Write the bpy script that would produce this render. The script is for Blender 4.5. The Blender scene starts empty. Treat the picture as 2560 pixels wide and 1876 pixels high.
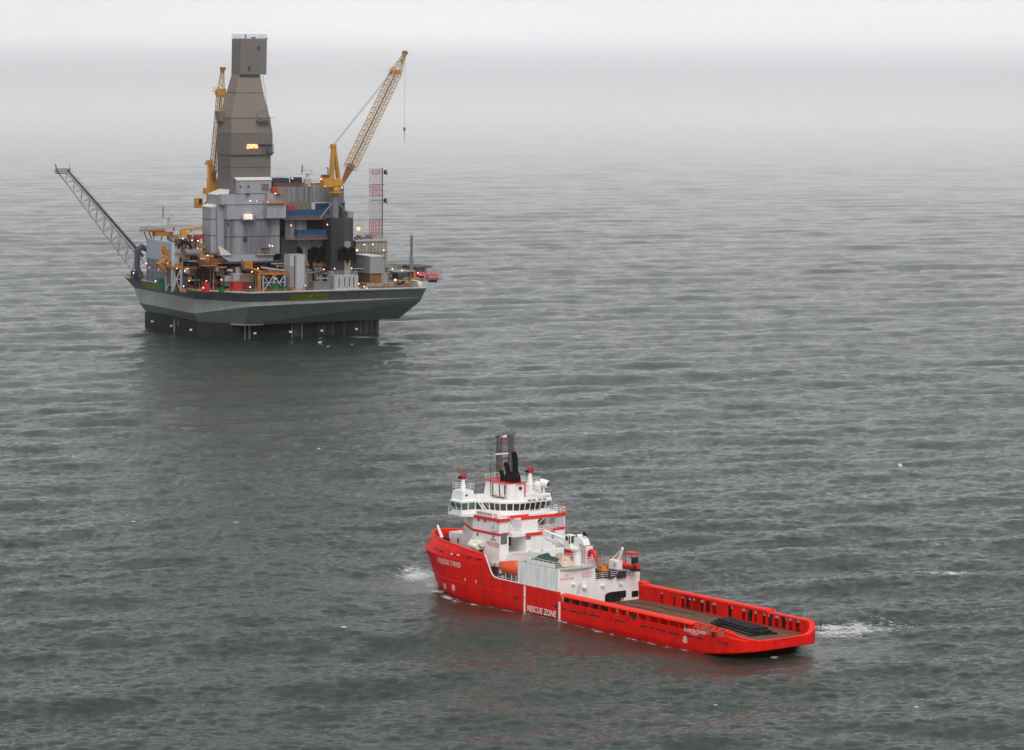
import bpy, bmesh, math, random
import numpy as np
from mathutils import Vector, Matrix
random.seed(7); rng = np.random.default_rng(11)
PI = math.pi
C = bpy.context.scene.collection
scene = bpy.context.scene

# ------------------------------------------------------------------ camera, sky, sun, exposure
CAM_H, FPX, HORY, ROLL = 102.0, 8000.0, 150.0, 0.007       # metres; focal length in pixels of a 2560 px wide frame
PITCH = math.atan((938 - HORY) / FPX)
_F = Vector((0, math.cos(PITCH), -math.sin(PITCH))); _R = Vector((1, 0, 0)); _U = _R.cross(_F)
RR = _R * math.cos(ROLL) + _U * math.sin(ROLL); UU = _U * math.cos(ROLL) - _R * math.sin(ROLL)
cd = bpy.data.cameras.new('camera'); cam = bpy.data.objects.new('camera', cd); C.objects.link(cam)
cam.matrix_world = Matrix(((RR.x, UU.x, -_F.x, 0), (RR.y, UU.y, -_F.y, 0), (RR.z, UU.z, -_F.z, CAM_H), (0, 0, 0, 1)))
cd.sensor_width = 36; cd.lens = 36 * FPX / 2560; cd.clip_start = 5; cd.clip_end = 120000
scene.camera = cam

SUN_EL, SUN_AZ = math.radians(48), math.radians(170)
w = bpy.data.worlds.new('World'); scene.world = w; w.use_nodes = True
nt = w.node_tree; nt.nodes.clear()
sky = nt.nodes.new('ShaderNodeTexSky'); sky.sky_type = 'NISHITA'; sky.sun_disc = False
sky.sun_elevation = SUN_EL; sky.sun_rotation = SUN_AZ; sky.dust_density = 4; sky.air_density = 1.0
hs = nt.nodes.new('ShaderNodeHueSaturation'); hs.inputs['Saturation'].default_value = 0.10
mx = nt.nodes.new('ShaderNodeMix'); mx.data_type = 'RGBA'; mx.inputs[0].default_value = 0.80
mx.inputs[7].default_value = (7.7, 7.7, 7.9, 1)             # the even light of a closed cloud deck
bg = nt.nodes.new('ShaderNodeBackground'); bg.inputs[1].default_value = 0.118
out = nt.nodes.new('ShaderNodeOutputWorld')
nt.links.new(sky.outputs[0], hs.inputs['Color']); nt.links.new(hs.outputs[0], mx.inputs[6])
wc = nt.nodes.new('ShaderNodeTexCoord'); sz = nt.nodes.new('ShaderNodeSeparateXYZ')
wr = nt.nodes.new('ShaderNodeFloatCurve'); cv = wr.mapping.curves[0]                 # mist glows along the horizon, the cloud deck overhead is duller
for i, (x_, y_) in enumerate([(0.0, 0.143), (0.03, 0.122), (0.08, 0.108), (0.3, 0.084), (1.0, 0.084)]):
    if i == 0: cv.points[0].location = (x_, y_)
    elif i == 4: cv.points[-1].location = (x_, y_)
    else: cv.points.new(x_, y_)
for q_ in cv.points: q_.handle_type = 'VECTOR'
wr.mapping.update()
nt.links.new(wc.outputs['Generated'], sz.inputs[0]); nt.links.new(sz.outputs[2], wr.inputs['Value']); nt.links.new(wr.outputs[0], bg.inputs[1])
cn_ = nt.nodes.new('ShaderNodeTexNoise'); cn_.inputs['Scale'].default_value = 5.0; cn_.inputs['Detail'].default_value = 5; cm_ = nt.nodes.new('ShaderNodeMapping'); cm_.inputs['Scale'].default_value = (1, 1, 7)
nt.links.new(wc.outputs['Generated'], cm_.inputs[0]); nt.links.new(cm_.outputs[0], cn_.inputs['Vector'])
cr_ = nt.nodes.new('ShaderNodeMapRange'); cr_.inputs['From Min'].default_value = 0.3; cr_.inputs['From Max'].default_value = 0.7; cr_.inputs['To Min'].default_value = 0.94; cr_.inputs['To Max'].default_value = 1.05
nt.links.new(cn_.outputs[0], cr_.inputs['Value']); ml_ = nt.nodes.new('ShaderNodeMath'); ml_.operation = 'MULTIPLY'
nt.links.new(wr.outputs[0], ml_.inputs[0]); nt.links.new(cr_.outputs[0], ml_.inputs[1]); nt.links.new(ml_.outputs[0], bg.inputs[1])
nt.links.new(mx.outputs[2], bg.inputs[0]); nt.links.new(bg.outputs[0], out.inputs[0])
sl = bpy.data.lights.new('sun', 'SUN'); sl.energy = 1.9; sl.angle = math.radians(40); sl.color = (1, 0.98, 0.95)
so = bpy.data.objects.new('sun', sl); C.objects.link(so)
_sd = Vector((math.cos(SUN_EL) * math.sin(SUN_AZ), math.cos(SUN_EL) * math.cos(SUN_AZ), math.sin(SUN_EL)))
so.rotation_euler = _sd.to_track_quat('Z', 'Y').to_euler()
scene.view_settings.view_transform = 'Standard'; scene.view_settings.look = 'None'
scene.view_settings.exposure = 0.10; scene.view_settings.gamma = 1.0
scene.render.engine = 'CYCLES'
scene.cycles.max_bounces = 8; scene.cycles.volume_bounces = 3
scene.cycles.sample_clamp_indirect = 4

# ------------------------------------------------------------------ survey helpers: where measured points of the photo lie in the world
EYE = Vector((0, 0, CAM_H))
def ray(x, y): return _F + RR * ((x - 1280) / FPX) + UU * (-(y - 938) / FPX)
def at_z(x, y, z=0.0):
    d = ray(x, y); return EYE + d * ((z - CAM_H) / d.z)
def at_pl(x, y, p, n):
    d = ray(x, y); return EYE + d * ((p - EYE).dot(n) / d.dot(n))
class Frame:
    def __init__(s, o, ang):
        s.o = o; s.a = ang; s.ex = Vector((math.cos(ang), math.sin(ang), 0)); s.ey = Vector((-math.sin(ang), math.cos(ang), 0))
    def loc(s, p):
        q = p - s.o; return Vector((q.dot(s.ex), q.dot(s.ey), q.z))
    def world(s, p): return s.o + s.ex * p[0] + s.ey * p[1] + Vector((0, 0, p[2]))
    def y(s, x, y, v): return s.loc(at_pl(x, y, s.o + s.ey * v, s.ey))       # point on the plane y=v
    def x(s, x, y, u): return s.loc(at_pl(x, y, s.o + s.ex * u, s.ex))       # point on the plane x=u
    def z(s, x, y, z): return s.loc(at_z(x, y, z))
SA = math.radians(-52.32)
_es = Vector((math.cos(SA), math.sin(SA), 0)); _et = Vector((-math.sin(SA), math.cos(SA), 0))
SHIP = Frame(at_z(1184, 1503) - _es * 25.3 + _et * 10.4, SA)      # x: metres aft of the stem, y: metres to starboard
RIG = Frame(at_z(495, 846.5), math.radians(27))                   # x: along the near face, y: away from the camera

# ------------------------------------------------------------------ materials
MATS = {}
def nmat(name):
    m = bpy.data.materials.new(name); m.use_nodes = True; return m, m.node_tree, m.node_tree.nodes['Principled BSDF']
def paint(name, rgb, rough=0.55, var=0.12, scale=0.35, streak=0.0, streak_rgb=(0.10, 0.07, 0.05), ribs=0.0, metal=0.0, sscale=(1.2, 1.2, 0.06), thr=0.5, spec=0.4, rib_bump=0.35):
    if name in MATS: return MATS[name]
    m, t, b = nmat(name)
    tc = t.nodes.new('ShaderNodeTexCoord')
    n1 = t.nodes.new('ShaderNodeTexNoise'); n1.inputs['Scale'].default_value = scale; n1.inputs['Detail'].default_value = 5; n1.inputs['Roughness'].default_value = 0.65
    t.links.new(tc.outputs['Object'], n1.inputs['Vector'])
    r = t.nodes.new('ShaderNodeValToRGB')
    r.color_ramp.elements[0].position = 0.3; r.color_ramp.elements[1].position = 0.7
    r.color_ramp.elements[0].color = tuple(c * (1 - var) for c in rgb) + (1,)
    r.color_ramp.elements[1].color = tuple(min(1, c * (1 + var)) for c in rgb) + (1,)
    t.links.new(n1.outputs[0], r.inputs[0]); col = r.outputs[0]
    if streak > 0:
        mp = t.nodes.new('ShaderNodeMapping'); mp.inputs['Scale'].default_value = sscale
        n2 = t.nodes.new('ShaderNodeTexNoise'); n2.inputs['Scale'].default_value = 1.0; n2.inputs['Detail'].default_value = 4; n2.inputs['Roughness'].default_value = 0.7
        r2 = t.nodes.new('ShaderNodeValToRGB'); r2.color_ramp.elements[0].position = thr - 0.06; r2.color_ramp.elements[1].position = thr + 0.16
        r2.color_ramp.elements[0].color = (0, 0, 0, 1); r2.color_ramp.elements[1].color = (streak,) * 3 + (1,)
        mm = t.nodes.new('ShaderNodeMix'); mm.data_type = 'RGBA'; mm.inputs[7].default_value = streak_rgb + (1,)
        t.links.new(tc.outputs['Object'], mp.inputs[0]); t.links.new(mp.outputs[0], n2.inputs['Vector']); t.links.new(n2.outputs[0], r2.inputs[0])
        t.links.new(r2.outputs[0], mm.inputs[0]); t.links.new(col, mm.inputs[6]); col = mm.outputs[2]
    t.links.new(col, b.inputs['Base Color'])
    if ribs > 0:                                             # upright ribs of profiled cladding
        sp = t.nodes.new('ShaderNodeSeparateXYZ'); t.links.new(tc.outputs['Object'], sp.inputs[0])
        ad = t.nodes.new('ShaderNodeMath'); ad.operation = 'ADD'; t.links.new(sp.outputs[0], ad.inputs[0]); t.links.new(sp.outputs[1], ad.inputs[1])
        mu = t.nodes.new('ShaderNodeMath'); mu.operation = 'MULTIPLY'; mu.inputs[1].default_value = 2 * PI / ribs; t.links.new(ad.outputs[0], mu.inputs[0])
        si = t.nodes.new('ShaderNodeMath'); si.operation = 'SINE'; t.links.new(mu.outputs[0], si.inputs[0])
        bp = t.nodes.new('ShaderNodeBump'); bp.inputs['Strength'].default_value = rib_bump; bp.inputs['Distance'].default_value = ribs * 0.25
        t.links.new(si.outputs[0], bp.inputs['Height']); t.links.new(bp.outputs[0], b.inputs['Normal'])
    b.inputs['Roughness'].default_value = rough; b.inputs['Metallic'].default_value = metal
    b.inputs['Specular IOR Level'].default_value = spec
    MATS[name] = m; return m
def glow(name, rgb, strength):
    if name in MATS: return MATS[name]
    m, t, b = nmat(name)
    b.inputs['Base Color'].default_value = (0.8, 0.7, 0.5, 1)
    b.inputs['Emission Color'].default_value = rgb + (1,); b.inputs['Emission Strength'].default_value = strength
    MATS[name] = m; return m

RED = paint('ship_red', (0.76, 0.011, 0.006), 0.5, 0.14, 0.25, 0.5, (0.36, 0.012, 0.01), sscale=(0.9, 0.9, 0.22), thr=0.52, spec=0.15)
REDT = paint('rail_red', (0.86, 0.034, 0.016), 0.5, 0.08, 0.5, spec=0.15)
WHITE = paint('ship_white', (0.80, 0.78, 0.77), 0.5, 0.05, 0.5, 0.25, (0.55, 0.50, 0.46), sscale=(0.9, 0.9, 0.10), thr=0.56)
WHITE2 = paint('fitting_white', (0.82, 0.81, 0.79), 0.5, 0.04, 0.8)
RUSTW = paint('locker_white', (0.86, 0.87, 0.87), 0.6, 0.05, 0.4, 0.7, (0.42, 0.33, 0.20), sscale=(1.0, 1.0, 0.12), thr=0.58)
STRIPE = paint('stripe_red', (0.72, 0.02, 0.015), 0.45, 0.05, 0.6)
GLASS = paint('dark_glass', (0.012, 0.014, 0.015), 0.12, 0.1, 0.5, spec=0.6)
TEAL = paint('green_glass', (0.05, 0.13, 0.12), 0.12, 0.4, 0.8, spec=0.6)
BLACK = paint('black_paint', (0.008, 0.008, 0.009), 0.8, 0.2, 0.8, spec=0.1)
DARK = paint('dark_recess', (0.022, 0.022, 0.024), 0.8, 0.3, 0.7)
PANEL = paint('grey_panel', (0.13, 0.12, 0.12), 0.7, 0.08, 0.8)
DECKG = paint('deck_grey', (0.28, 0.29, 0.29), 0.75, 0.2, 0.5)
WOOD = paint('deck_wood', (0.135, 0.072, 0.045), 0.8, 0.35, 0.55, 0.55, (0.075, 0.045, 0.03), sscale=(0.10, 2.2, 1), thr=0.5)
ORANGE = paint('lifeboat_orange', (0.88, 0.095, 0.01), 0.4, 0.05, 0.8)
MRED = paint('monitor_red', (0.42, 0.015, 0.02), 0.5, 0.1, 1)
BREDO = paint('boat_red', (0.65, 0.02, 0.015), 0.45, 0.1, 1)
RUBBER = paint('black_rubber', (0.012, 0.012, 0.013), 0.7, 0.2, 1)
GREYM = paint('mast_grey', (0.11, 0.095, 0.095), 0.6, 0.2, 1)
GREEN = paint('tarp_green', (0.025, 0.075, 0.055), 0.75, 0.5, 0.6, 0.7, (0.02, 0.02, 0.018), sscale=(0.6, 0.6, 0.6), thr=0.5)
TAN = paint('tarp_tan', (0.60, 0.42, 0.32), 0.8, 0.2, 0.8)
BLUEL = paint('logo_blue', (0.02, 0.10, 0.30), 0.5, 0.05, 1)
INK = paint('lettering_white', (0.85, 0.80, 0.78), 0.5, 0.03, 1)
INKR = paint('lettering_red', (0.66, 0.05, 0.05), 0.5, 0.05, 1)
INKK = paint('lettering_black', (0.03, 0.035, 0.04), 0.6, 0.05, 1)
YELB = paint('basket_orange', (0.62, 0.22, 0.03), 0.6, 0.15, 1)
REEL = paint('reel_dark', (0.06, 0.03, 0.025), 0.8, 0.3, 1)
PIPE = paint('pipe_black', (0.014, 0.015, 0.018), 0.55, 0.3, 1)
# rig
HULLG = paint('rig_grey', (0.185, 0.205, 0.215), 0.6, 0.06, 0.1, 0.25, (0.04, 0.045, 0.05), sscale=(0.5, 0.5, 0.03))
HULLL = paint('rig_light', (0.40, 0.405, 0.42), 0.6, 0.05, 0.1, 0.25, (0.14, 0.14, 0.14), sscale=(0.5, 0.5, 0.03))
HULLM = paint('rig_mid', (0.17, 0.19, 0.205), 0.6, 0.06, 0.1)
RIMG = paint('rig_rim', (0.34, 0.35, 0.33), 0.6, 0.15, 0.5)
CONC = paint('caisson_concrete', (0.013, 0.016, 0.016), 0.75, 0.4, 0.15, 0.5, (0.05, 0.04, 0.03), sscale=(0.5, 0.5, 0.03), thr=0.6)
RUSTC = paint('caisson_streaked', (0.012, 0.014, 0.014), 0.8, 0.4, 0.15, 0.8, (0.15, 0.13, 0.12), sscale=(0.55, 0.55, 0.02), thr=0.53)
DECKR = paint('rig_deck', (0.09, 0.075, 0.06), 0.85, 0.4, 0.2)
CLAD = paint('cladding_grey', (0.245, 0.25, 0.275), 0.6, 0.12, 0.12, 0.9, (0.07, 0.07, 0.08), ribs=0.9, sscale=(0.5, 0.5, 0.02), thr=0.47)
CLADL = paint('cladding_light', (0.30, 0.31, 0.345), 0.6, 0.07, 0.15, 0.35, (0.16, 0.16, 0.18), ribs=0.9, sscale=(0.4, 0.4, 0.03), thr=0.54)
CLADD = paint('cladding_dark', (0.028, 0.028, 0.030), 0.7, 0.2, 0.12, 0.6, (0.075, 0.07, 0.068), ribs=1.2, sscale=(0.7, 0.7, 0.015), thr=0.54)
CLADB = paint('cladding_tan', (0.20, 0.163, 0.138), 0.7, 0.05, 0.10, ribs=1.0, rib_bump=0.12)
CLADB2 = paint('cladding_taupe', (0.140, 0.122, 0.112), 0.7, 0.05, 0.10, ribs=1.0, rib_bump=0.12)
CREAM = paint('rig_cream', (0.30, 0.28, 0.25), 0.6, 0.10, 0.2, 0.5, (0.15, 0.12, 0.09), sscale=(0.6, 0.6, 0.04), thr=0.54)
ROOFW = paint('roof_white', (0.62, 0.62, 0.58), 0.6, 0.04, 0.3)
PALE = paint('rig_pale', (0.38, 0.38, 0.40), 0.6, 0.08, 0.3)
BLUE = paint('rig_blue', (0.007, 0.052, 0.125), 0.5, 0.12, 0.3, 0.3, (0.02, 0.09, 0.2), ribs=0.8, sscale=(0.8, 0.8, 0.1))
NAVY = paint('rig_navy', (0.012, 0.02, 0.06), 0.5, 0.2, 0.5)
YEL = paint('crane_yellow', (0.50, 0.235, 0.02), 0.5, 0.15, 0.5, 0.4, (0.22, 0.09, 0.02), sscale=(0.8, 0.8, 0.2), thr=0.55)
YELD = paint('crane_boom', (0.46, 0.29, 0.075), 0.6, 0.15, 0.5)
BROWN = paint('boom_brown', (0.20, 0.085, 0.025), 0.7, 0.3, 0.6)
ORR = paint('rig_orange', (0.38, 0.145, 0.03), 0.6, 0.25, 0.6)
RIGRED = paint('rig_red', (0.38, 0.024, 0.022), 0.5, 0.15, 0.5)
RIGDR = paint('rig_dark_red', (0.10, 0.015, 0.02), 0.6, 0.15, 0.5)
RIGGR = paint('rig_green', (0.012, 0.12, 0.04), 0.5, 0.15, 0.5)
STEEL = paint('rig_steel', (0.17, 0.17, 0.18), 0.5, 0.2, 0.5)
STEELL = paint('rig_steel_light', (0.36, 0.36, 0.38), 0.5, 0.15, 0.5)
STEELD = paint('rig_steel_dark', (0.045, 0.045, 0.06), 0.6, 0.2, 0.5)
MASTR = paint('mast_red', (0.50, 0.05, 0.04), 0.6, 0.1, 0.5)
MASTW = paint('mast_white', (0.55, 0.50, 0.50), 0.6, 0.1, 0.5)
SIGNY = paint('sign_yellow', (0.42, 0.47, 0.03), 0.6, 0.15, 0.5)
LAMPW = glow('lamp_warm', (1.0, 0.46, 0.20), 3.6)
LAMPH = glow('lamp_white', (1.0, 0.78, 0.58), 3.2)
LAMPR = glow('lamp_red', (1.0, 0.20, 0.10), 2.5)
FIRE = glow('lit_opening', (1.0, 0.17, 0.02), 0.8)
FIREL = glow('work_light', (1.0, 0.32, 0.06), 1.5)

# ------------------------------------------------------------------ mesh building
class G:
    def __init__(s): s.v = []; s.f = []; s.m = []
    def add(s, vs, fs):
        n = len(s.v); s.m.append((n, len(s.f))); s.v += [tuple(p) for p in vs]; s.f += [tuple(i + n for i in f) for f in fs]; return s
    def box(s, x0, x1, y0, y1, z0, z1):
        if x0 > x1: x0, x1 = x1, x0
        if y0 > y1: y0, y1 = y1, y0
        if z0 > z1: z0, z1 = z1, z0
        return s.add([(x0, y0, z0), (x1, y0, z0), (x1, y1, z0), (x0, y1, z0), (x0, y0, z1), (x1, y0, z1), (x1, y1, z1), (x0, y1, z1)],
              [(0, 3, 2, 1), (4, 5, 6, 7), (0, 1, 5, 4), (1, 2, 6, 5), (2, 3, 7, 6), (3, 0, 4, 7)])
    def loft(s, rings, cap=True):                            # rings of equal length, counter-clockwise seen from above, bottom first
        n = len(rings[0]); vs = [p for r in rings for p in r]; fs = []
        for k in range(len(rings) - 1):
            for i in range(n):
                j = (i + 1) % n; fs.append((k * n + i, k * n + j, (k + 1) * n + j, (k + 1) * n + i))
        if cap: fs.append(tuple(reversed(range(n)))); fs.append(tuple(range((len(rings) - 1) * n, len(rings) * n)))
        return s.add(vs, fs)
    def prism(s, poly, z0, z1): return s.loft([[(x, y, z0) for x, y in poly], [(x, y, z1) for x, y in poly]])
    def tube(s, p, q, r, n=6, r2=None):
        p = Vector(p); q = Vector(q); d = q - p
        if d.length < 1e-6: return s
        d.normalize(); a = d.cross(Vector((0, 0, 1)) if abs(d.z) < 0.9 else Vector((1, 0, 0))).normalized(); b = d.cross(a); r2 = r if r2 is None else r2
        R = []
        for c, rr in ((p, r), (q, r2)):
            R.append([c + a * (rr * math.cos(2 * PI * i / n)) + b * (rr * math.sin(2 * PI * i / n)) for i in range(n)])
        return s.loft(R)
    def bar(s, p, q, w): return s.tube(p, q, w * 0.7, 4)
    def path(s, pts, r, n=8):
        for a, b in zip(pts, pts[1:]): s.tube(a, b, r, n)
        for a in pts[1:-1]: s.ball(a, r * 1.02, n)
        return s
    def ball(s, c, r, n=8, sx=1, sy=1, sz=1):
        c = Vector(c); vs = []; m = max(4, n // 2 + 1)
        for k in range(1, m):
            th = PI * k / m - PI / 2
            for i in range(n):
                ph = 2 * PI * i / n
                vs.append(c + Vector((r * sx * math.cos(th) * math.cos(ph), r * sy * math.cos(th) * math.sin(ph), r * sz * math.sin(th))))
        vs.append(c - Vector((0, 0, r * sz))); vs.append(c + Vector((0, 0, r * sz))); fs = []
        for k in range(m - 2):
            for i in range(n):
                j = (i + 1) % n; fs.append((k * n + i, k * n + j, (k + 1) * n + j, (k + 1) * n + i))
        b = len(vs) - 2
        for i in range(n):
            j = (i + 1) % n; fs.append((b, j, i)); fs.append((b + 1, (m - 2) * n + i, (m - 2) * n + j))
        return s.add(vs, fs)
    def torus(s, c, R, r, axis='x', n=14, m=6, arc=1.0):
        c = Vector(c); vs = []; N = n if arc >= 1 else n + 1
        for i in range(N):
            a = 2 * PI * arc * i / n
            for k in range(m):
                b = 2 * PI * k / m; q = R + r * math.cos(b); h = r * math.sin(b)
                l = {'x': (h, q * math.cos(a), q * math.sin(a)), 'y': (q * math.cos(a), h, q * math.sin(a)), 'z': (q * math.cos(a), q * math.sin(a), h)}[axis]
                vs.append(c + Vector(l))
        fs = []
        for i in range(n if arc >= 1 else n):
            if arc < 1 and i == n: break
            j = (i + 1) % N
            for k in range(m): fs.append((i * m + k, j * m + k, j * m + (k + 1) % m, i * m + (k + 1) % m))
        return s.add(vs, fs)
    def rail(s, pts, h=1.05, step=1.6, r=0.04, bars=3):
        for a, b in zip(pts, pts[1:]):
            a = Vector(a); b = Vector(b); L = (b - a).length; n = max(1, round(L / step))
            for k in range(n + 1):
                p = a.lerp(b, k / n); s.tube(p, p + Vector((0, 0, h)), r, 4)
            for k in range(bars):
                z = Vector((0, 0, h * (k + 1) / bars)); s.tube(a + z, b + z, r * 0.9, 4)
        return s
    def truss(s, A, B, r, rb, n, faces=True):                # A, B: lists of the chord ends at the two ends of a lattice
        k = len(A); st = [[Vector(A[i]).lerp(Vector(B[i]), j / n) for i in range(k)] for j in range(n + 1)]
        for i in range(k): s.tube(A[i], B[i], r, 5)
        for j in range(n):
            for i in range(k):
                a = (i + 1) % k
                s.tube(st[j][i], st[j][a], rb, 4)
                if j % 2: s.tube(st[j][i], st[j + 1][a], rb, 4)
                else: s.tube(st[j][a], st[j + 1][i], rb, 4)
        for i in range(k): s.tube(st[n][i], st[n][(i + 1) % k], rb, 4)
        return s
OFF = {}
def build(name, g, m, parent=None, smooth=False, frame=None, at=None):
    off = OFF.get(parent.name, Vector()) if parent else (Vector(at) if at is not None else Vector())
    me = bpy.data.meshes.new(name); me.from_pydata([tuple(Vector(p) - off) for p in g.v], [], g.f); me.validate(); me.update()
    if isinstance(m, (list, tuple)):
        for q in m: me.materials.append(q)
    else: me.materials.append(m)
    if smooth:
        me.polygons.foreach_set('use_smooth', [True] * len(me.polygons))
        try: me.set_sharp_from_angle(angle=math.radians(40))
        except Exception: pass
    o = bpy.data.objects.new(name, me); C.objects.link(o)
    if parent:
        o.parent = parent; OFF[o.name] = off
    elif frame:
        o.location = frame.world(off); o.rotation_euler = (0, 0, frame.a); OFF[o.name] = off
    return o
def build_each(name, g, m, parent):                            # every piece added to g becomes an object of its own
    r = []
    for (v0, f0), (v1, f1) in zip(g.m, g.m[1:] + [(len(g.v), len(g.f))]):
        h = G(); h.add(g.v[v0:v1], [tuple(i - v0 for i in f) for f in g.f[f0:f1]]); r.append(build(name, h, m, parent))
    return r
def tag(o, label, cat, group=None, kind=None):
    if label: o['label'] = label
    if cat: o['category'] = cat
    if group: o['group'] = group
    if kind: o['kind'] = kind
    return o
def thing(name, label, cat, frame, at, group=None):
    o = bpy.data.objects.new(name, None); C.objects.link(o); o.empty_display_size = 1
    o.location = frame.world(at); o.rotation_euler = (0, 0, frame.a); OFF[o.name] = Vector(at)
    return tag(o, label, cat, group)
def copy_thing(src, frame, at, label=None):
    r = src.copy(); C.objects.link(r); r.location = frame.world(at); OFF[r.name] = Vector(at)
    if label: r['label'] = label
    for ch in [c for c in bpy.data.objects if c.parent == src]:
        c = ch.copy(); C.objects.link(c); c.parent = r
        for g2 in [x for x in bpy.data.objects if x.parent == ch]:
            d = g2.copy(); C.objects.link(d); d.parent = c
    return r
_dg = None
def text_geo(txt, width, height, spacing=1.0, bold=0.0):
    """flat lettering as a G in the x,z plane, lower-left corner at 0,0"""
    cu = bpy.data.curves.new('txt', 'FONT'); cu.body = txt; cu.space_character = spacing; cu.offset = bold; cu.resolution_u = 2
    o = bpy.data.objects.new('txt', cu); C.objects.link(o)
    dg = bpy.context.evaluated_depsgraph_get(); me = bpy.data.meshes.new_from_object(o.evaluated_get(dg))
    vs = np.array([v.co[:] for v in me.vertices]); fs = [tuple(p.vertices) for p in me.polygons]
    bpy.data.objects.remove(o); bpy.data.curves.remove(cu); bpy.data.meshes.remove(me)
    mn = vs.min(0); mxx = vs.max(0); vs = (vs - mn) / (mxx - mn + 1e-9)
    g = G(); g.add([(a * width, 0.0, b * height) for a, b, _ in vs], fs); return g
def mapg(g, fn):
    g.v = [tuple(fn(*p)) for p in g.v]; return g

# ------------------------------------------------------------------ the sea: one sheet of real waves, finest where the photo looks closest
def make_sea():
    ys = [60.0]
    while ys[-1] < 60000:
        y = ys[-1]
        if y < 330: ys.append(y + 6)
        elif y < 7000: ys.append(y + max(0.45, y * y * 1.6e-6))
        else: ys.append(y * 1.06)
    ys = np.array(ys)
    a = np.linspace(-0.225, 0.225, 860); side = 0.225 + np.cumsum(np.linspace(0.002, 0.06, 34))
    tx = np.concatenate([-side[::-1], a, side])
    X = ys[:, None] * tx[None, :]; Y = np.repeat(ys[:, None], len(tx), 1)
    dy = np.gradient(ys)[:, None]; dx = ys[:, None] * np.gradient(tx)[None, :]
    sp = np.maximum(dy * 0.8, dx)
    Z = np.zeros_like(X)
    N = 130; lam = np.exp(rng.uniform(math.log(1.6), math.log(75), N)); wind = math.radians(-72)
    fall = 0.12 + 0.88 * np.clip(1.0 - (Y - 1000.0) / 3600.0, 0, 1)
    for i in range(N):
        L = lam[i]; th = wind + rng.normal(0, 0.60 if L < 7 else 0.58 if L < 20 else 0.34); k = 2 * PI / L
        amp = 0.0082 * L ** 0.95 * (1.25 if L < 3.2 else 0.62 if L < 14 else 0.75 if L < 28 else 1.2) * math.exp(-(L / 52.0) ** 2) * rng.uniform(0.5, 1.3)
        ph = rng.uniform(0, 2 * PI)
        at = np.clip((L / sp - 1.9) / 1.6, 0, 1)
        if at.max() <= 0: continue
        # groups of waves: every train swells and fades along its way
        gk = k / rng.uniform(5, 9); gp = rng.uniform(0, 2 * PI); gth = th + rng.normal(0, 0.9)
        P = k * (X * math.cos(th) + Y * math.sin(th)) + ph
        gr = 0.62 + 0.38 * np.sin(gk * (X * math.cos(gth) + Y * math.sin(gth)) + gp)
        s = np.sin(P)
        Z += amp * at * fall * gr * (s + 0.22 * np.cos(2 * P))
    # the hull shelters the water right beside it
    rx = X - SHIP.o.x; ry = Y - SHIP.o.y; sx_ = rx * SHIP.ex.x + ry * SHIP.ex.y; sy_ = rx * SHIP.ey.x + ry * SHIP.ey.y
    dd = np.maximum(np.maximum(np.abs(sx_ - 50) - 50, np.abs(sy_) - 10.4), 0)
    Z = Z * (0.28 + 0.72 * np.clip((dd - 1) / 16.0, 0, 1)) - 0.12 * np.clip(1 - dd / 12, 0, 1)
    v = np.stack([X, Y, Z], -1).reshape(-1, 3)
    ny, nx = X.shape
    idx = np.arange(ny * nx, dtype=np.int32).reshape(ny, nx)
    q = np.stack([idx[:-1, :-1], idx[:-1, 1:], idx[1:, 1:], idx[1:, :-1]], -1).reshape(-1, 4)
    me = bpy.data.meshes.new('sea')
    me.vertices.add(len(v)); me.vertices.foreach_set('co', v.astype(np.float32).ravel())
    me.loops.add(q.size); me.loops.foreach_set('vertex_index', q.ravel())
    me.polygons.add(len(q)); me.polygons.foreach_set('loop_start', np.arange(0, q.size, 4, dtype=np.int32))
    me.polygons.foreach_set('use_smooth', np.ones(len(q), dtype=bool))
    # foam, laid where water breaks: hull wakes, the rig's legs and a few whitecaps
    F = np.zeros(X.shape)
    def patch(px, py, rx, ry, s, ang=0.0):
        p = at_z(px, py)
        c, d = math.cos(ang), math.sin(ang)
        U = ((X - p.x) * c + (Y - p.y) * d) / rx; V = (-(X - p.x) * d + (Y - p.y) * c) / ry
        np.maximum(F, s * np.clip(1.25 - np.sqrt(U * U + V * V), 0, 1), out=F)
    patch(1052, 1438, 5.5, 10, 1.0); patch(1030, 1424, 4, 7, .62); patch(1075, 1452, 2.2, 6, .8); patch(1010, 1430, 7, 8, .42)
    patch(1063, 1436, 1.6, 2.5, 1.0); patch(1080, 1462, 2.0, 5, .85); patch(1095, 1478, 3, 2.5, .7); patch(1120, 1490, 4, 1.5, .62, SA)
    for k_ in range(14): patch(1140 + k_ * 44, 1497 + k_ * 9.75, 3.0, .9, rng.uniform(.45, .72), SA)
    patch(2075, 1567, 4.5, 3.0, .85); patch(2120, 1572, 5, 4, .72); patch(2150, 1562, 3, 6, .8); patch(2100, 1590, 7, 4, .6); patch(2135, 1558, 5, 7, .45)
    patch(1935, 1642, 1.0, 1.4, .8)
    patch(2355, 1437, 5.0, 3.2, .98); patch(2395, 1430, 3.6, 2.5, 1.0); patch(2375, 1441, 5, 1.5, 1.0); patch(2330, 1424, 6, 7, .5); patch(2350, 1360, 5, 3, .5); patch(2180, 1566, 9, 9, .62); patch(2110, 1578, 8, 5, .8); patch(2155, 1572, 6, 4, .75); patch(2060, 1580, 4, 3, .8); patch(2230, 1556, 9, 8, .42); patch(2100, 1563, 6, 2, .9)
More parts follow.
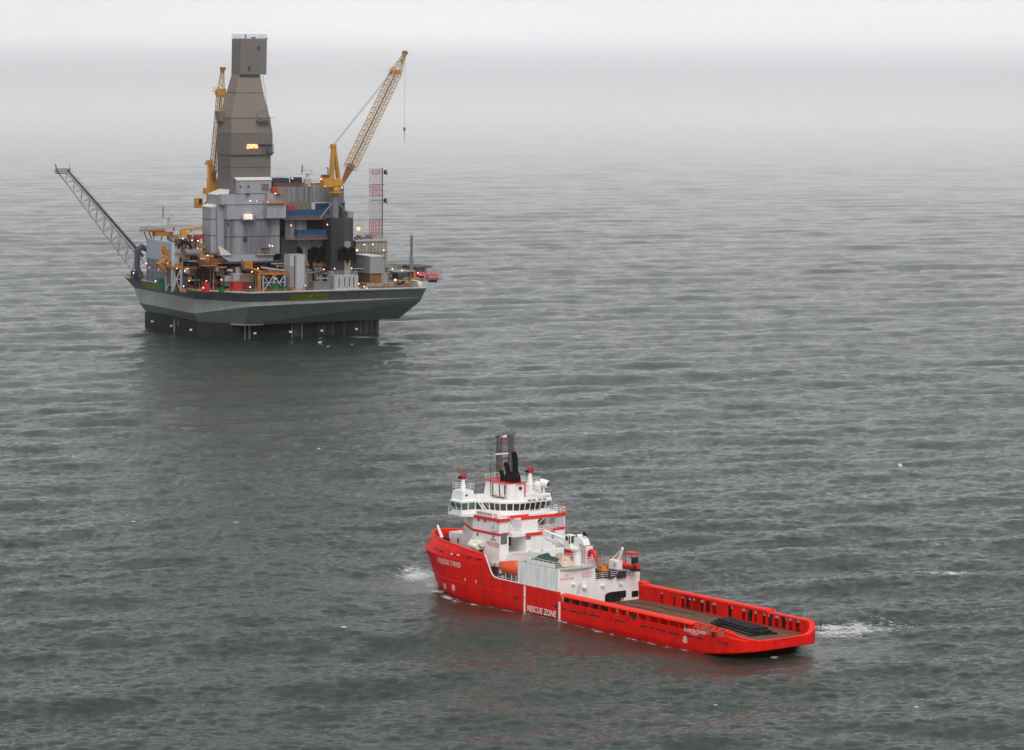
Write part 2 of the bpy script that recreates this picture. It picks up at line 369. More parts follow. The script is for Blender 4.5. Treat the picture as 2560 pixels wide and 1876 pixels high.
    for q_ in [(333, 1307, 1.0, 1.2), (586, 1302, .9, 1.0), (2250, 1162, .9, 3), (798, 1126, .8, 3), (860, 1582, .8, 1.2), (2072, 1232, .8, 1.5), (2290, 1770, .7, .8), (190, 1720, .8, 1.4), (1720, 1500, .6, 1), (1475, 1560, .7, 1.2)]:
        patch(*q_, 1.0)
    for q_ in [(1066, 860, 1.8, 2.5), (800, 858, 1.0, 3), (905, 843, 8, 5), (1000, 848, 9, 6), (820, 868, .9, 3), (880, 862, .7, 2), (355, 832, 7, 9)]:
        patch(*q_, .62 if q_[2] > 2 else .9)
    for _ in range(10):
        patch(rng.uniform(0, 2560), rng.uniform(900, 1870), .5, 1.0, .75)
    ch = np.clip(1.0 - (Y - 900.0) / 5200.0, 0.0, 1.0) ** 1.6          # the sea lies calmer farther off
    ch = ch * (0.45 + 0.55 * np.clip(dd / 18.0, 0, 1))
    ac = me.attributes.new('chop', 'FLOAT', 'POINT'); ac.data.foreach_set('value', ch.astype(np.float32).ravel())
    at_ = me.attributes.new('foam', 'FLOAT', 'POINT'); at_.data.foreach_set('value', F.astype(np.float32).ravel())
    me.update(); me.validate()
    m, t, b = nmat('sea_water')
    tc = t.nodes.new('ShaderNodeTexCoord')
    def noise(scale, det, rough, sc=(1, 1, 1), rot=0):
        mp = t.nodes.new('ShaderNodeMapping'); mp.inputs['Scale'].default_value = sc; mp.inputs['Rotation'].default_value = (0, 0, rot)
        n = t.nodes.new('ShaderNodeTexNoise'); n.inputs['Scale'].default_value = scale; n.inputs['Detail'].default_value = det; n.inputs['Roughness'].default_value = rough
        t.links.new(tc.outputs['Object'], mp.inputs[0]); t.links.new(mp.outputs[0], n.inputs['Vector']); return n
    n1 = noise(0.75, 8, 0.75, (0.42, 1.0, 1), 0.28); n2 = noise(0.32, 5, 0.7, (0.45, 1, 1), 0.25)
    ad = t.nodes.new('ShaderNodeMath'); ad.operation = 'MULTIPLY_ADD'; ad.inputs[1].default_value = 1.4
    t.links.new(n2.outputs[0], ad.inputs[0]); t.links.new(n1.outputs[0], ad.inputs[2])
    bp = t.nodes.new('ShaderNodeBump'); bp.inputs['Strength'].default_value = 0.5; bp.inputs['Distance'].default_value = 0.42
    t.links.new(ad.outputs[0], bp.inputs['Height'])
    ca = t.nodes.new('ShaderNodeAttribute'); ca.attribute_name = 'chop'; cm = t.nodes.new('ShaderNodeMath'); cm.operation = 'MULTIPLY'; cm.inputs[1].default_value = 0.9
    t.links.new(ca.outputs['Fac'], cm.inputs[0]); t.links.new(cm.outputs[0], bp.inputs['Strength'])
    # foam
    fa = t.nodes.new('ShaderNodeAttribute'); fa.attribute_name = 'foam'
    fn = noise(1.9, 8, 0.8, (0.45, 1, 1), 0.5)
    mb = t.nodes.new('ShaderNodeMath'); mb.operation = 'MULTIPLY_ADD'; mb.inputs[1].default_value = 3.6; mb.inputs[2].default_value = -1.28; t.links.new(fn.outputs[0], mb.inputs[0])
    ma = t.nodes.new('ShaderNodeMath'); ma.operation = 'ADD'; t.links.new(fa.outputs['Fac'], ma.inputs[0]); t.links.new(mb.outputs[0], ma.inputs[1])
    mr = t.nodes.new('ShaderNodeMapRange'); mr.inputs['From Min'].default_value = 1.06; mr.inputs['From Max'].default_value = 1.30; t.links.new(ma.outputs[0], mr.inputs['Value'])
    fo = t.nodes.new('ShaderNodeMath'); fo.operation = 'MULTIPLY'; gt = t.nodes.new('ShaderNodeMath'); gt.operation = 'GREATER_THAN'; gt.inputs[1].default_value = 0.01
    t.links.new(fa.outputs['Fac'], gt.inputs[0]); t.links.new(mr.outputs[0], fo.inputs[0]); t.links.new(gt.outputs[0], fo.inputs[1])
    # water with broad drifts of differently clouded water
    cn = noise(0.012, 4, 0.6, (0.7, 1, 1), 0.3)
    cr = t.nodes.new('ShaderNodeValToRGB'); cr.color_ramp.elements[0].position = 0.3; cr.color_ramp.elements[1].position = 0.7
    cr.color_ramp.elements[0].color = (0.016, 0.030, 0.022, 1); cr.color_ramp.elements[1].color = (0.026, 0.040, 0.030, 1)
    t.links.new(cn.outputs[0], cr.inputs[0])
    mm = t.nodes.new('ShaderNodeMix'); mm.data_type = 'RGBA'; mm.inputs[7].default_value = (0.62, 0.64, 0.64, 1)
    t.links.new(fo.outputs[0], mm.inputs[0]); t.links.new(cr.outputs[0], mm.inputs[6]); t.links.new(mm.outputs[2], b.inputs['Base Color'])
    rg = t.nodes.new('ShaderNodeMapRange'); rg.inputs['To Min'].default_value = 0.06; rg.inputs['To Max'].default_value = 0.8
    t.links.new(fo.outputs[0], rg.inputs['Value']); t.links.new(rg.outputs[0], b.inputs['Roughness'])
    b.inputs['IOR'].default_value = 1.333
    t.links.new(bp.outputs[0], b.inputs['Normal'])
    me.materials.append(m)
    o = bpy.data.objects.new('sea', me); C.objects.link(o); o['kind'] = 'structure'
    return o
make_sea()

# the air between: thin even sea mist
hz = G().box(-70000, 70000, -3000, 64000, -4.0, 190.0)
ho = build('haze', hz, paint('haze_tmp', (1, 1, 1))); ho.data.materials.clear()
hm = bpy.data.materials.new('sea_mist'); hm.use_nodes = True; ht = hm.node_tree; ht.nodes.clear()
pv = ht.nodes.new('ShaderNodeVolumePrincipled'); pv.inputs['Density'].default_value = 6.5e-5; pv.inputs['Color'].default_value = (0.995, 0.995, 1.0, 1)
pv.inputs['Anisotropy'].default_value = 0.992
ot = ht.nodes.new('ShaderNodeOutputMaterial'); ht.links.new(pv.outputs[0], ot.inputs['Volume'])
ho.data.materials.append(hm); ho['kind'] = 'stuff'; ho['label'] = 'thin pale sea mist over the whole water'

# ================================================================== THE SUPPORT SHIP
S = SHIP
def interp(x, pts): return float(np.interp(x, [p[0] for p in pts], [p[1] for p in pts]))
H0 = [(0, 0), (1, 2.1), (2.4, 3.9), (4.5, 5.4), (7.3, 6.9), (12.3, 9.2), (16.4, 10.05), (22.4, 10.4), (200, 10.4)]
H7 = [(0, 0), (.3, 1.3), (1.2, 2.9), (3.2, 4.9), (6.2, 6.8), (11, 8.8), (15, 9.7), (20, 10.25), (26, 10.4), (200, 10.4)]
H9 = [(0, 0), (.25, 1.1), (.9, 2.2), (3.9, 4.4), (6.6, 5.9), (9.5, 7.15), (12.5, 8.2), (15.5, 9.0), (20, 9.9), (25, 10.3), (30, 10.4), (200, 10.4)]
SEND = 101.0
def tip(z): return interp(z, [(-2.5, 6.5), (0, 2.6), (7.2, -1.2), (9.7, 0.1)])
def half(s, z):
    d = s - tip(z)
    if z < 7.2:
        f = max(0, min(1, z / 7.2)); h = interp(d, H0) * (1 - f) + interp(d, H7) * f
        if z < 0: h *= 1 + 0.06 * z
    else:
        f = min(1, (z - 7.2) / 2.5); h = interp(d, H7) * (1 - f) + interp(d, H9) * f
    if s > 94: h = min(h, interp(s, [(94, 10.4), (96.5, 10.2), (98.6, 9.3), (100.0, 7.6), (101, 5.4)]))
    return h
def ztop(s):
    return interp(s, [(-2, 9.75), (18, 9.75), (28.6, 9.25), (29.0, 8.9), (30.6, 6.3), (31.2, 5.6), (32.2, 5.28), (51.4, 5.24), (51.5, 3.55), (88.5, 3.5), (96, 3.55), (98.2, 3.4), (99.6, 3.15), (101, 2.95)])
def zbot(s): return interp(s, [(-5, -2.5), (86, -2.5), (91, -0.1), (101, 1.3)])

vessel = thing('support_vessel', 'red and white offshore support ship with low open cargo deck, afloat near the platform', 'ship', S, (50, 0, 0))
ws = np.concatenate([np.linspace(0, 1, 30) ** 1.6 * 0.30, np.linspace(0.31, 1, 100)])
extra = [(28.6, ), (29.0,), (30.6,), (31.2,), (32.2,), (51.4,), (51.5,)]
def ring_pts(z_of, side):
    return [z_of]
g = G(); cols = []
def column(wf, sgn):
    pts = []
    for k in range(8):
        # find s for this row: iterate since the stem leans
        z = 5.0; s_ = 0.0
        for _ in range(4):
            s_ = tip(z) + (SEND - tip(z)) * wf
            zt = ztop(s_); zb = zbot(s_); zk = min(7.2, zt)
            z = [zb, zb + (max(zb, 0.0) - zb) * 0.5 if zb < 0 else zb + (zk - zb) * .12, max(zb + (zk - zb) * .2, min(0.6, zk)), zb + (zk - zb) * 0.55, zb + (zk - zb) * 0.8, zk - 0.02, zk + (zt - zk) * 0.5, zt][k]
            if k >= 6 and zt <= 7.2: z = zk + 0.0
        pts.append((s_, sgn * half(s_, z), z))
    return pts
wf_all = sorted(set(list(ws) + [(e[0] - 0.0) / SEND for e in extra]))
for sgn in (-1, 1):
    cs = [column(wf, sgn) for wf in wf_all]; n = len(g.v)
    for c in cs: g.v += c
    for i in range(len(cs) - 1):
        for k in range(7):
            a = n + i * 8 + k; b = n + (i + 1) * 8 + k
            g.f.append((a, b, b + 1, a + 1) if sgn < 0 else (a, a + 1, b + 1, b))
# transom and stern counter
pc = column(1.0, -1); sc = column(1.0, 1); n = len(g.v); g.v += pc + sc
for k in range(7): g.f.append((n + k, n + 8 + k, n + 9 + k, n + k + 1))
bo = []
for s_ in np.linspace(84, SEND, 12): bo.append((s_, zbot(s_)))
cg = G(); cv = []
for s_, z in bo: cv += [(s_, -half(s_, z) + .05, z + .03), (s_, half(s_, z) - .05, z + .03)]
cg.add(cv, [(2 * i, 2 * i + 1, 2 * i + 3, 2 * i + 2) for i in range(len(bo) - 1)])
build('stern_counter', cg, paint('counter_shade', (.03, .008, .008), .8), vessel)  # shade under the stern overhang, painted as a dark underside
hull = build('hull', g, RED, vessel, smooth=True)
bm = bmesh.new(); bm.from_mesh(hull.data); bmesh.ops.remove_doubles(bm, verts=bm.verts, dist=0.004)
bmesh.ops.dissolve_degenerate(bm, dist=0.003, edges=bm.edges); bmesh.ops.recalc_face_normals(bm, faces=bm.faces)
bm.to_mesh(hull.data); bm.free()
try: hull.data.set_sharp_from_angle(angle=math.radians(32))
except Exception: pass
md = hull.modifiers.new('plate', 'SOLIDIFY'); md.thickness = 0.28; md.offset = -1
# bulwark cap rail round the bow and the pale capping of the cut-down side
def cap(s0, s1, n, r, dz=0.0, dh=0.0, sides=(-1, 1)):
    g = G()
    for sg in sides:
        P = []
        for i in range(n + 1):
            s_ = s0 + (s1 - s0) * i / n; z = ztop(s_); s2 = max(s_, tip(z) + 0.01); P.append((s2, sg * (half(s2, z) + dh), z + dz))
        for a, b in zip(P, P[1:]): g.tube(a, b, r, 6)
    return g
build('bow_rail', cap(0.11, 28.6, 60, 0.20, 0.03, -0.12), REDT, vessel, smooth=True)
for sg in (-1, 1): build('side_capping', cap(28.6, 39.4, 22, 0.11, 0.05, -0.05, (sg,)), WHITE2, vessel)
# rubbing strakes: two faint raised plate laps along the side
for z in (2.9, 7.2):
    for sg in (-1, 1):
        g = G(); P = [(s_, sg * (half(s_, z) + 0.03), z) for s_ in np.linspace(tip(z) + 0.05, 50 if z < 5 else 28, 60)]
        for a, b in zip(P, P[1:]): g.tube(a, b, 0.07, 4)
        build('strake', g, RED, vessel)
# bow bulwark scuppers and hull openings
g = G()
def hullpatch(px, py, wd, ht, e=0.04):
    p = S.y(px, py, -10.4)
    for _ in range(8):
        h = half(p.x, p.z); p = S.y(px, py, -h)
    s_, z = p.x, p.z
    a = [(s_ - wd / 2, z - ht / 2), (s_ + wd / 2, z - ht / 2), (s_ + wd / 2, z + ht / 2), (s_ - wd / 2, z + ht / 2)]
    return [(q[0], -(half(*q) + e), q[1]) for q in a]
def h6(a, b): return (1060 + a / 11.015, 1300 + b / 11.01)
for a, b, wd in [(295, 785, .7), (375, 820, .8), (470, 865, .9), (510, 885, .5), (705, 930, .7), (865, 960, .7), (1225, 1030, 1.2), (1270, 1040, .7), (1500, 1085, 1.0), (1560, 1092, 1.0)]:
    g.add(hullpatch(*h6(a, b), wd, 0.3), [(0, 1, 2, 3)])
for px, py in [(1290, 1496), (1389, 1517)]:
    p = S.y(px, py, -10.45); g.tube((p.x, -10.3, p.z), (p.x, -10.46, p.z), 0.33, 12)
for a in ((0, 240), ):
    pass
build_each('hull_opening', g, DARK, vessel)
g = G()
for a, b in [(765, 940), (945, 970), (540, 455 + 5)]:
    if b > 900: g.add(hullpatch(*h6(a, b), .9, 0.22, 0.06), [(0, 1, 2, 3)])
build_each('fairlead', g, INK, vessel)
# hawse pipe at the stem
hp = hullpatch(1074.5, 1350.5, 1.0, 1.0, 0.05)
g = G().add(hp, [(0, 1, 2, 3)]); build('anchor_pocket', g, DARK, vessel)

def onhull(g, px0, py0, px1, py1, base, e=0.05):
    """lay lettering made in the x,z plane along the port side, its foot running from one point to the other"""
    def fix(px, py):
        p = S.y(px, py, -10.4)
        for _ in range(8): p = S.y(px, py, -half(p.x, p.z))
        return p
    a = fix(px0, py0); b = fix(px1, py1); L = b.x - a.x
    def fn(x, y, z):
        s_ = a.x + L * x; zz = a.z + (b.z - a.z) * x + z
        return (s_, -(half(s_, zz) + e), zz)
    return mapg(g, fn)
g = text_geo('ВЛАДИСЛАВ  СТРИЖОВ', 1, 1.2, 1.08, 0.008); onhull(g, *h6(395, 1195), *h6(1005, 1352), 1)
build('ship_name', g, INK, vessel)
g = text_geo('RESCUE ZONE', 1, 1.15, 1.0, 0.02); onhull(g, 1319, 1528, 1390.5, 1544.5, 1); build('rescue_zone_lettering', g, INK, vessel)
g = G()
for px, yt, yb, wd in [(1311.5, 1465, 1534, .5), (1398.5, 1505, 1552, .5)]:
    p = S.y(px, yt, -10.44); q = S.y(px, yb, -10.44); g.box(p.x - wd / 2, p.x + wd / 2, -10.45, -10.38, max(q.z, -.2), min(p.z, 5.2))
build_each('rescue_stripe', g, INK, vessel)
g = text_geo('ВЛАДИСЛАВ СТРИЖОВ', 1, 0.72, 1.0, 0.01); onhull(g, 1711, 1580, 1764.5, 1589.5, 1, .06); build('stern_name', g, INK, vessel)
g = text_geo('МУРМАНСК', 1, 0.36, 1.0, 0.0); onhull(g, 1728, 1586.5, 1747, 1590, 1, .06); build('port_of_registry', g, INK, vessel)
# thruster marks: crossed rings, and one with an arc below at the stern
def ringmark(px, py, R, cross=True, arc=False):
    g = G(); p = S.y(px, py, -10.4)
    for _ in range(8): p = S.y(px, py, -half(p.x, p.z))
    def P(x, z): return (p.x + x, -(half(p.x + x, p.z + z) + .05), p.z + z)
    def ring(R0, R1, a0=0, a1=2 * PI, zo=0):
        n = 20; vs = []
        for i in range(n + 1):
            a = a0 + (a1 - a0) * i / n; vs += [P(R0 * math.cos(a), R0 * math.sin(a) + zo), P(R1 * math.cos(a), R1 * math.sin(a) + zo)]
        g.add(vs, [(2 * i, 2 * i + 1, 2 * i + 3, 2 * i + 2) for i in range(n)])
    ring(R * .78, R)
    if cross:
        for a in (PI / 4, 3 * PI / 4):
            c, s_ = math.cos(a), math.sin(a); q = R * .78; w_ = R * .13
            g.add([P(-q * c - w_ * s_, -q * s_ + w_ * c), P(-q * c + w_ * s_, -q * s_ - w_ * c), P(q * c + w_ * s_, q * s_ - w_ * c), P(q * c - w_ * s_, q * s_ + w_ * c)], [(0, 1, 2, 3)])
    if arc: ring(R * 1.25, R * 1.5, PI * 1.15, PI * 1.85, 0)
    build('thruster_mark', g, INK, vessel)
ringmark(1112.5, 1465.5, 0.55); ringmark(1133.5, 1469.5, 0.60); ringmark(1713, 1597, 0.50, True, True)
g = G()
for px, py, q in [(1163.5, 1449, .35), (1190.5, 1454.5, .35), (1107, 1463, .2)]:
    g.add(hullpatch(px, py, q * .7, q * 1.6, .05), [(0, 1, 2, 3)])
build_each('hull_mark', g, INK, vessel)

# ---- decks
def deckpoly(z, s0, s1, inset=.3, n=26):
    ss_ = [s0 + (s1 - s0) * i / n for i in range(n + 1)]
    L = [(s_, -(max(0.05, half(s_, z) - inset))) for s_ in ss_]; return L + [(a, -b) for a, b in reversed(L)]
g = G().prism([(a, b) for a, b in deckpoly(7.4, 0.6, 30.5)], 7.25, 7.4); build('foredeck', g, DECKG, vessel)
g = G().prism([(30.5, -10.1), (50.3, -10.1), (50.3, 10.1), (30.5, 10.1)], 4.45, 4.6); build('main_deck', g, DECKG, vessel)
g = G().prism(deckpoly(2.0, 50.35, 100.7, .3), 1.85, 2.0); build('cargo_deck', g, WOOD, vessel)
# steel roller sill at the stern
g = G().tube((100.2, -4.8, 2.35), (100.2, 4.8, 2.35), .35, 12); g.box(97.6, 99.4, -7.0, 7.0, 2.0, 2.06); build('stern_roller', g, REDT, vessel, smooth=True)

# ---- cargo rails: outer plate is the hull; inner wall, uprights and roof on each side
def slots_wall(sd, t, s0, s1, slots, z0=2.0, z1=4.6, lo=2.25, hi=4.2):
    g = G(); y0, y1 = sorted((sd * t, sd * (t + .12))); cur = s0
    for a, b in slots:
        if a > cur: g.box(cur, a, y0, y1, z0, z1)
        g.box(a, b, y0, y1, hi, z1); g.box(a, b, y0, y1, z0, lo); cur = b
    g.box(cur, s1, y0, y1, z0, z1); return g
def zx(z4=None, z5=None):
    return []
sl_ = []
for a, b in [(1612, 1642), (1800, 1830), (1915, 1958), (1988, 2050), (2085, 2118), (2200, 2246)]: sl_.append((1380 + a / 5.934, 1380 + b / 5.934, 1500))
for a, b in [(133, 180), (208, 270), (303, 342), (418, 470), (495, 560), (597, 660), (830, 888), (1038, 1085), (1115, 1190), (1218, 1256), (1340, 1385), (1420, 1488), (1522, 1583), (1620, 1692), (1726, 1784), (1828, 1896)]: sl_.append((1680 + a / 5.934, 1680 + b / 5.934, 1530))
slots = []
for xa, xb, _ in sl_:
    ya = 1474.5 + (xa - 1680) * .205 + 22
    slots.append((S.y(xa, ya, 9.1).x, S.y(xb, ya + (xb - xa) * .2, 9.1).x))
slots = [q for q in slots if q[1] < 97]
g = slots_wall(1, 9.1, 50.4, 96.6, slots, hi=4.28, lo=2.15); 
build('cargo_rail_wall', g, RED, vessel)
g = G()
for s_ in np.arange(52, 96, 2.9): g.box(s_, s_ + .12, 9.22, 10.15, 2.0, 4.5)
g.box(50.4, 96.6, 9.22, 10.1, 2.02, 2.3)
build_each('rail_frame', g, DARK, vessel)  # frames and floor coloured dark for the shade inside the covered rail
g = G(); g.loft([[(50.4, 8.95, 4.6), (86.2, 8.95, 4.6), (86.2, 10.45, 4.6), (50.4, 10.45, 4.6)], [(50.4, 9.0, 4.95), (86.2, 9.0, 4.95), (86.2, 10.4, 4.95), (50.4, 10.4, 4.95)]])
g.loft([[(86.2, 8.95, 4.45), (96.6, 8.95, 4.45), (96.6, 10.35, 4.45), (86.2, 10.35, 4.45)], [(86.2, 9.0, 4.6), (96.6, 9.0, 4.6), (96.6, 10.3, 4.6), (86.2, 10.3, 4.6)]])
g.box(50.4, 52.2, 8.95, 10.42, 4.95, 5.35)
for a, b, c, d in [(86.2, 10.3, 86.2, 10.3)]: g.path([(84.5, 10.3, 4.95), (86.8, 10.3, 4.95), (87.2, 10.3, 4.6)], .10, 6)
build('cargo_rail_top', g, REDT, vessel)
# starboard outer plating between hull edge and rail top is open; the curved quarter at the stern
def quarter(sd):
    g = G(); P = [(96.4, 9.95, 4.6), (97.4, 9.7, 4.4), (98.4, 9.1, 4.05), (99.3, 8.2, 3.6), (100.0, 7.1, 3.3), (100.6, 5.6, 3.05)]
    Q = [(a, sd * b, c) for a, b, c in P]
    for i in range(len(Q) - 1):
        a, b = Q[i], Q[i + 1]
        g.add([(a[0], a[1], 2.0), (b[0], b[1], 2.0), b, a, (a[0] - .5, a[1] - sd * .6, 2.0), (b[0] - .5, b[1] - sd * .6, 2.0), (b[0] - .5, b[1] - sd * .6, b[2]), (a[0] - .5, a[1] - sd * .6, a[2])],
              [(4, 7, 6, 5), (3, 2, 6, 7), (0, 1, 2, 3)])
    for a, b in zip(Q, Q[1:]): g.tube(a, b, .16, 6)
    g.tube(Q[-1], (101.0, 0, 2.98), .17, 6)
    return g
for sd in (-1, 1): build('stern_quarter', quarter(sd), REDT, vessel)
# port side rail
pw = []
for a, b in [(1150 / 1, 1270), (1310, 1370), (1530, 1590), (1830, 1880)]: pass
pslots = [(66 + i * 2.9, 67.6 + i * 2.9) for i in range(7)]
g = slots_wall(-1, 9.0, 51.0, 88.0, pslots, hi=4.5, lo=2.3); build('cargo_rail_wall', g, RED, vessel)
g = G()
for s_ in np.arange(54.4, 88.5, 2.75): g.box(s_, s_ + .13, -10.38, -9.12, 3.2, 4.62)

build_each('rail_frame', g, RED, vessel)
g = G(); g.loft([[(51.0, -10.46, 4.55), (88.4, -10.46, 4.55), (88.4, -8.9, 4.55), (51.0, -8.9, 4.55)], [(51.6, -10.38, 4.80), (88.4, -10.38, 4.80), (88.4, -9.6, 4.98), (51.6, -9.6, 4.98)], [(51.6, -9.6, 4.981), (88.4, -9.6, 4.981), (88.4, -8.95, 4.985), (51.6, -8.95, 4.985)]])
build('cargo_rail_top', g, REDT, vessel)
g = G().box(51.4, 65.2, -9.32, -9.2, 2.0, 4.5)
build('rail_shade_panel', g, DARK, vessel)  # added dark panel standing in for shade behind the forward port openings
# slit row under the rail
g = G()
for a, b, y in [(150, 215, 720), (250, 375, 752), (400, 520, 780), (555, 705, 812), (800, 828, 858), (865, 890, 868), (930, 1080, 893), (1305, 1405, 975), (1440, 1500, 1000), (1540, 1695, 1030), (1735, 1895, 1075), (1935, 2095, 1115), (2140, 2240, 1155)]:
    p = S.y(1380 + a / 5.934, 1400 + y / 5.934, -10.44); q = S.y(1380 + b / 5.934, 1400 + (y + (b - a) * .22) / 5.934, -10.44)
    g.box(p.x, q.x, -10.44, -10.36, p.z - .13, p.z + .13)
for a, b, y in [(690, 715, 975), (760, 820, 995)]:
    p = S.y(1680 + a / 5.934, 1440 + y / 5.934, -10.44); g.box(p.x, p.x + (b - a) / 5.934 / 8.2, -10.44, -10.36, p.z - .12, p.z + .12)
build_each('freeing_slot', g, DARK, vessel)
# notch with roller in the side plating
for pt in ((1585, 1548), (1783, 1592)):
    p = S.y(pt[0], pt[1], -10.46); build('mooring_roller', G().box(p.x - .5, p.x + .45, -10.46, -10.2, p.z - .1, p.z + .75), DARK, vessel)
# open pipe frames aft of the roofed rail on the port side
g = G()
P = [(88.3, -9.2, 4.85), (90.8, -9.2, 4.8), (93.5, -9.2, 4.7), (96, -9.1, 4.6), (98, -8.9, 4.35)]
g.path(P, .14, 6)
for s_ in (89.2, 91.0, 93.6, 95.0, 96.7): g.path([(s_, -9.2, 4.75), (s_ - .5, -10.2, 4.3), (s_ - .6, -10.3, 3.7)], .12, 6)
g.path([(88.4, -10.3, 4.3), (95, -10.3, 4.25), (97.4, -10.0, 3.85)], .05, 5)
for s_ in (89, 91.5, 93.2, 95.5, 97): g.box(s_, s_ + .5, -9.26, -9.12, 2.0, 4.6)
g.box(88.4, 98, -9.26, -9.12, 2.0, 3.1)
build('pipe_frame', g, REDT, vessel, smooth=True)
g = G().tube((101, 8.2, 3.4), (101.1, 8.2, 5.9), .05, 5); g.ball((101.05, 8.2, 4.4), .16, 6); build('stern_light_pole', g, BLACK, vessel)

# ---- superstructure
def zst(px, py, t): return S.y(px, py, t)
def h3(a, b): return (1140 + a / 12.53, 1270 + b / 12.53)
def h4(a, b): return (1280 + a / 12.53, 1270 + b / 12.53)
def h5(a, b): return (1400 + a / 10.25, 1340 + b / 10.25)
def h7(a, b): return (1220 + a / 11.275, 1380 + b / 11.275)
def h1(a, b): return (1120 + a / 11.275, 1160 + b / 11.275)
def h2(a, b): return (1240 + a / 11.275, 1160 + b / 11.275)
TW = 7.8
def tow(z, grow=0.0):
    f = (z - 7.4) / 5.4; nx = 12.0 + 1.9 * min(1, f); g_ = grow
    return [(29.8 + g_, -TW - g_), (29.8 + g_, -5.6), (26.2 + g_, -5.6), (26.2 + g_, 5.6), (29.8 + g_, 5.6), (29.8 + g_, TW + g_), (21.4, TW + g_), (nx - g_, 4.2), (nx - g_, -4.2), (21.4, -TW - g_)][::1]
def polyring(z, grow=0): return [(x, y, z) for x, y in reversed(tow(z, grow))]
def ccw(poly):
    a = sum(p[0] * q[1] - q[0] * p[1] for p, q in zip(poly, poly[1:] + poly[:1])); return poly if a > 0 else poly[::-1]
def R(z, gr=0.0): return [(x, y, z) for x, y in ccw([(q[0], q[1]) for q in tow(z, gr)])]
g = G().loft([R(7.4), R(12.7)]); g.loft([R(13.2), R(15.5)]); g.box(22, 29.6, -7.6, -6.4, 4.6, 7.4)
g.box(26.0, 31.2, -6.2, 6.5, 4.6, 9.3)
sup = build('superstructure', g, WHITE, vessel)
g = G().loft([R(12.7, .04), R(13.2, .05)]); build('red_band', g, STRIPE, sup)
BD = [(30.0, -8.0), (30.0, -5.5), (27.4, -5.5), (27.4, 8.2), (18, 9.8), (16.0, 9.8), (14.5, 5), (14.5, -5), (16.2, -9.8), (20.4, -9.8), (22.2, -8.0)]
g = G().loft([[(x, y, 15.5) for x, y in ccw(BD)], [(x, y, 15.95) for x, y in ccw(BD)]]); build('bridge_deck', g, WHITE, sup)
g = G()
g.box(21.6, 30.07, -8.06, -8.0, 15.38, 15.98); g.box(30.02, 30.08, -8.06, -5.5, 15.38, 15.98)
g.box(27.42, 27.48, -5.5, 1.0, 15.4, 15.98)
build('red_band', g, STRIPE, sup)
# centre block and starboard column facing aft
g = G().box(26.3, 30.0, -2.7, 1.2, 12.95, 15.4); g.box(28.0, 29.8, 5.6, 8.0, 13.0, 15.6); g.box(26.3, 31.0, -2.4, 4.0, 9.3, 12.45)
g.box(29.4, 29.8, 5.62, 5.9, 9.3, 13.0); g.box(29.4, 29.8, 7.7, 8.0, 9.3, 13.0); g.box(26.3, 29.8, 4.0, 8.0, 9.3, 9.9)
build('aft_block', g, WHITE, sup)
g = G().box(26.3, 31.15, -5.7, 4.1, 12.45, 12.95); build('aft_gallery', g, WHITE, sup)
g = G().box(31.1, 31.2, -2.6, 4.15, 12.42, 13.0); g.box(29.9, 30.1, -2.75, 5.6, 15.38, 15.98); g.box(29.8, 30.0, 5.55, 8.05, 15.42, 16.0); g.box(29.8, 29.9, 1.2, 8.05, 12.95, 13.25)
build('red_band', g, STRIPE, sup)
g = G().box(26.3, 26.6, 1.3, 5.55, 13.0, 15.4); g.box(26.3, 26.6, 4.1, 7.7, 9.9, 12.9)
for i in range(9): g.box(27.0 - .0, 28.0, 2.0 + i * .32, 2.3 + i * .32, 13.1 + i * .26, 13.18 + i * .26)
build('stair_recess', g, paint('recess_grey', (0.10, 0.095, 0.095), .8, .2), sup)
g = G()
for q in (2.0, 4.9): pass
g.tube((28.0, 2.0, 13.1), (28.0, 4.9, 15.5), .07, 5); g.tube((28.0, 2.0, 14.1), (28.0, 4.4, 16.0), .05, 5)
g.rail([(31.1, -5.4, 12.95), (31.1, 4.0, 12.95)], 1.05, 1.5, .035); g.rail([(30.0, 1.3, 12.95), (30.0, 5.6, 12.95)], 1.05, 1.4, .045)
build('gallery_rail', g, WHITE2, sup)
# grey doors, vents and black doorway on the aft faces
def xpatch(px0, py0, px1, py1, s_, m, nm, d=.04, par=None):
    a = S.x(px0, py0, s_); b = S.x(px1, py1, s_); o = build(nm, G().box(s_, s_ + d, a.y, b.y, b.z, a.z), m, par or sup); return o
xpatch(*h3(1400, 800), *h3(1595, 1130), 29.82, PANEL, 'grille')
xpatch(*h3(1655, 865), *h3(1755, 1175), 26.24, BLACK, 'doorway')
xpatch(*h4(440, 820), *h4(585, 985), 31.02, PANEL, 'grille'); xpatch(*h4(525, 1365), *h4(570, 1450), 31.02, GLASS, 'window'); xpatch(*h4(918, 1325), *h4(962, 1405), 31.02, GLASS, 'window')
def ypatch(px, py, wd, ht, t, m, nm, par=None, r=0.0):
    p = S.y(px, py, t); return build(nm, G().box(p.x - wd / 2, p.x + wd / 2, t - .03, t + .05, p.z - ht / 2, p.z + ht / 2), m, par or sup)
for a, b in [(703, 370), (903, 400), (678, 825)]: ypatch(*h3(a, b), .42, .62, -7.83, GLASS, 'window')
ypatch(*h3(795, 1330), 1.25, 1.3, -7.83, PANEL, 'grille')
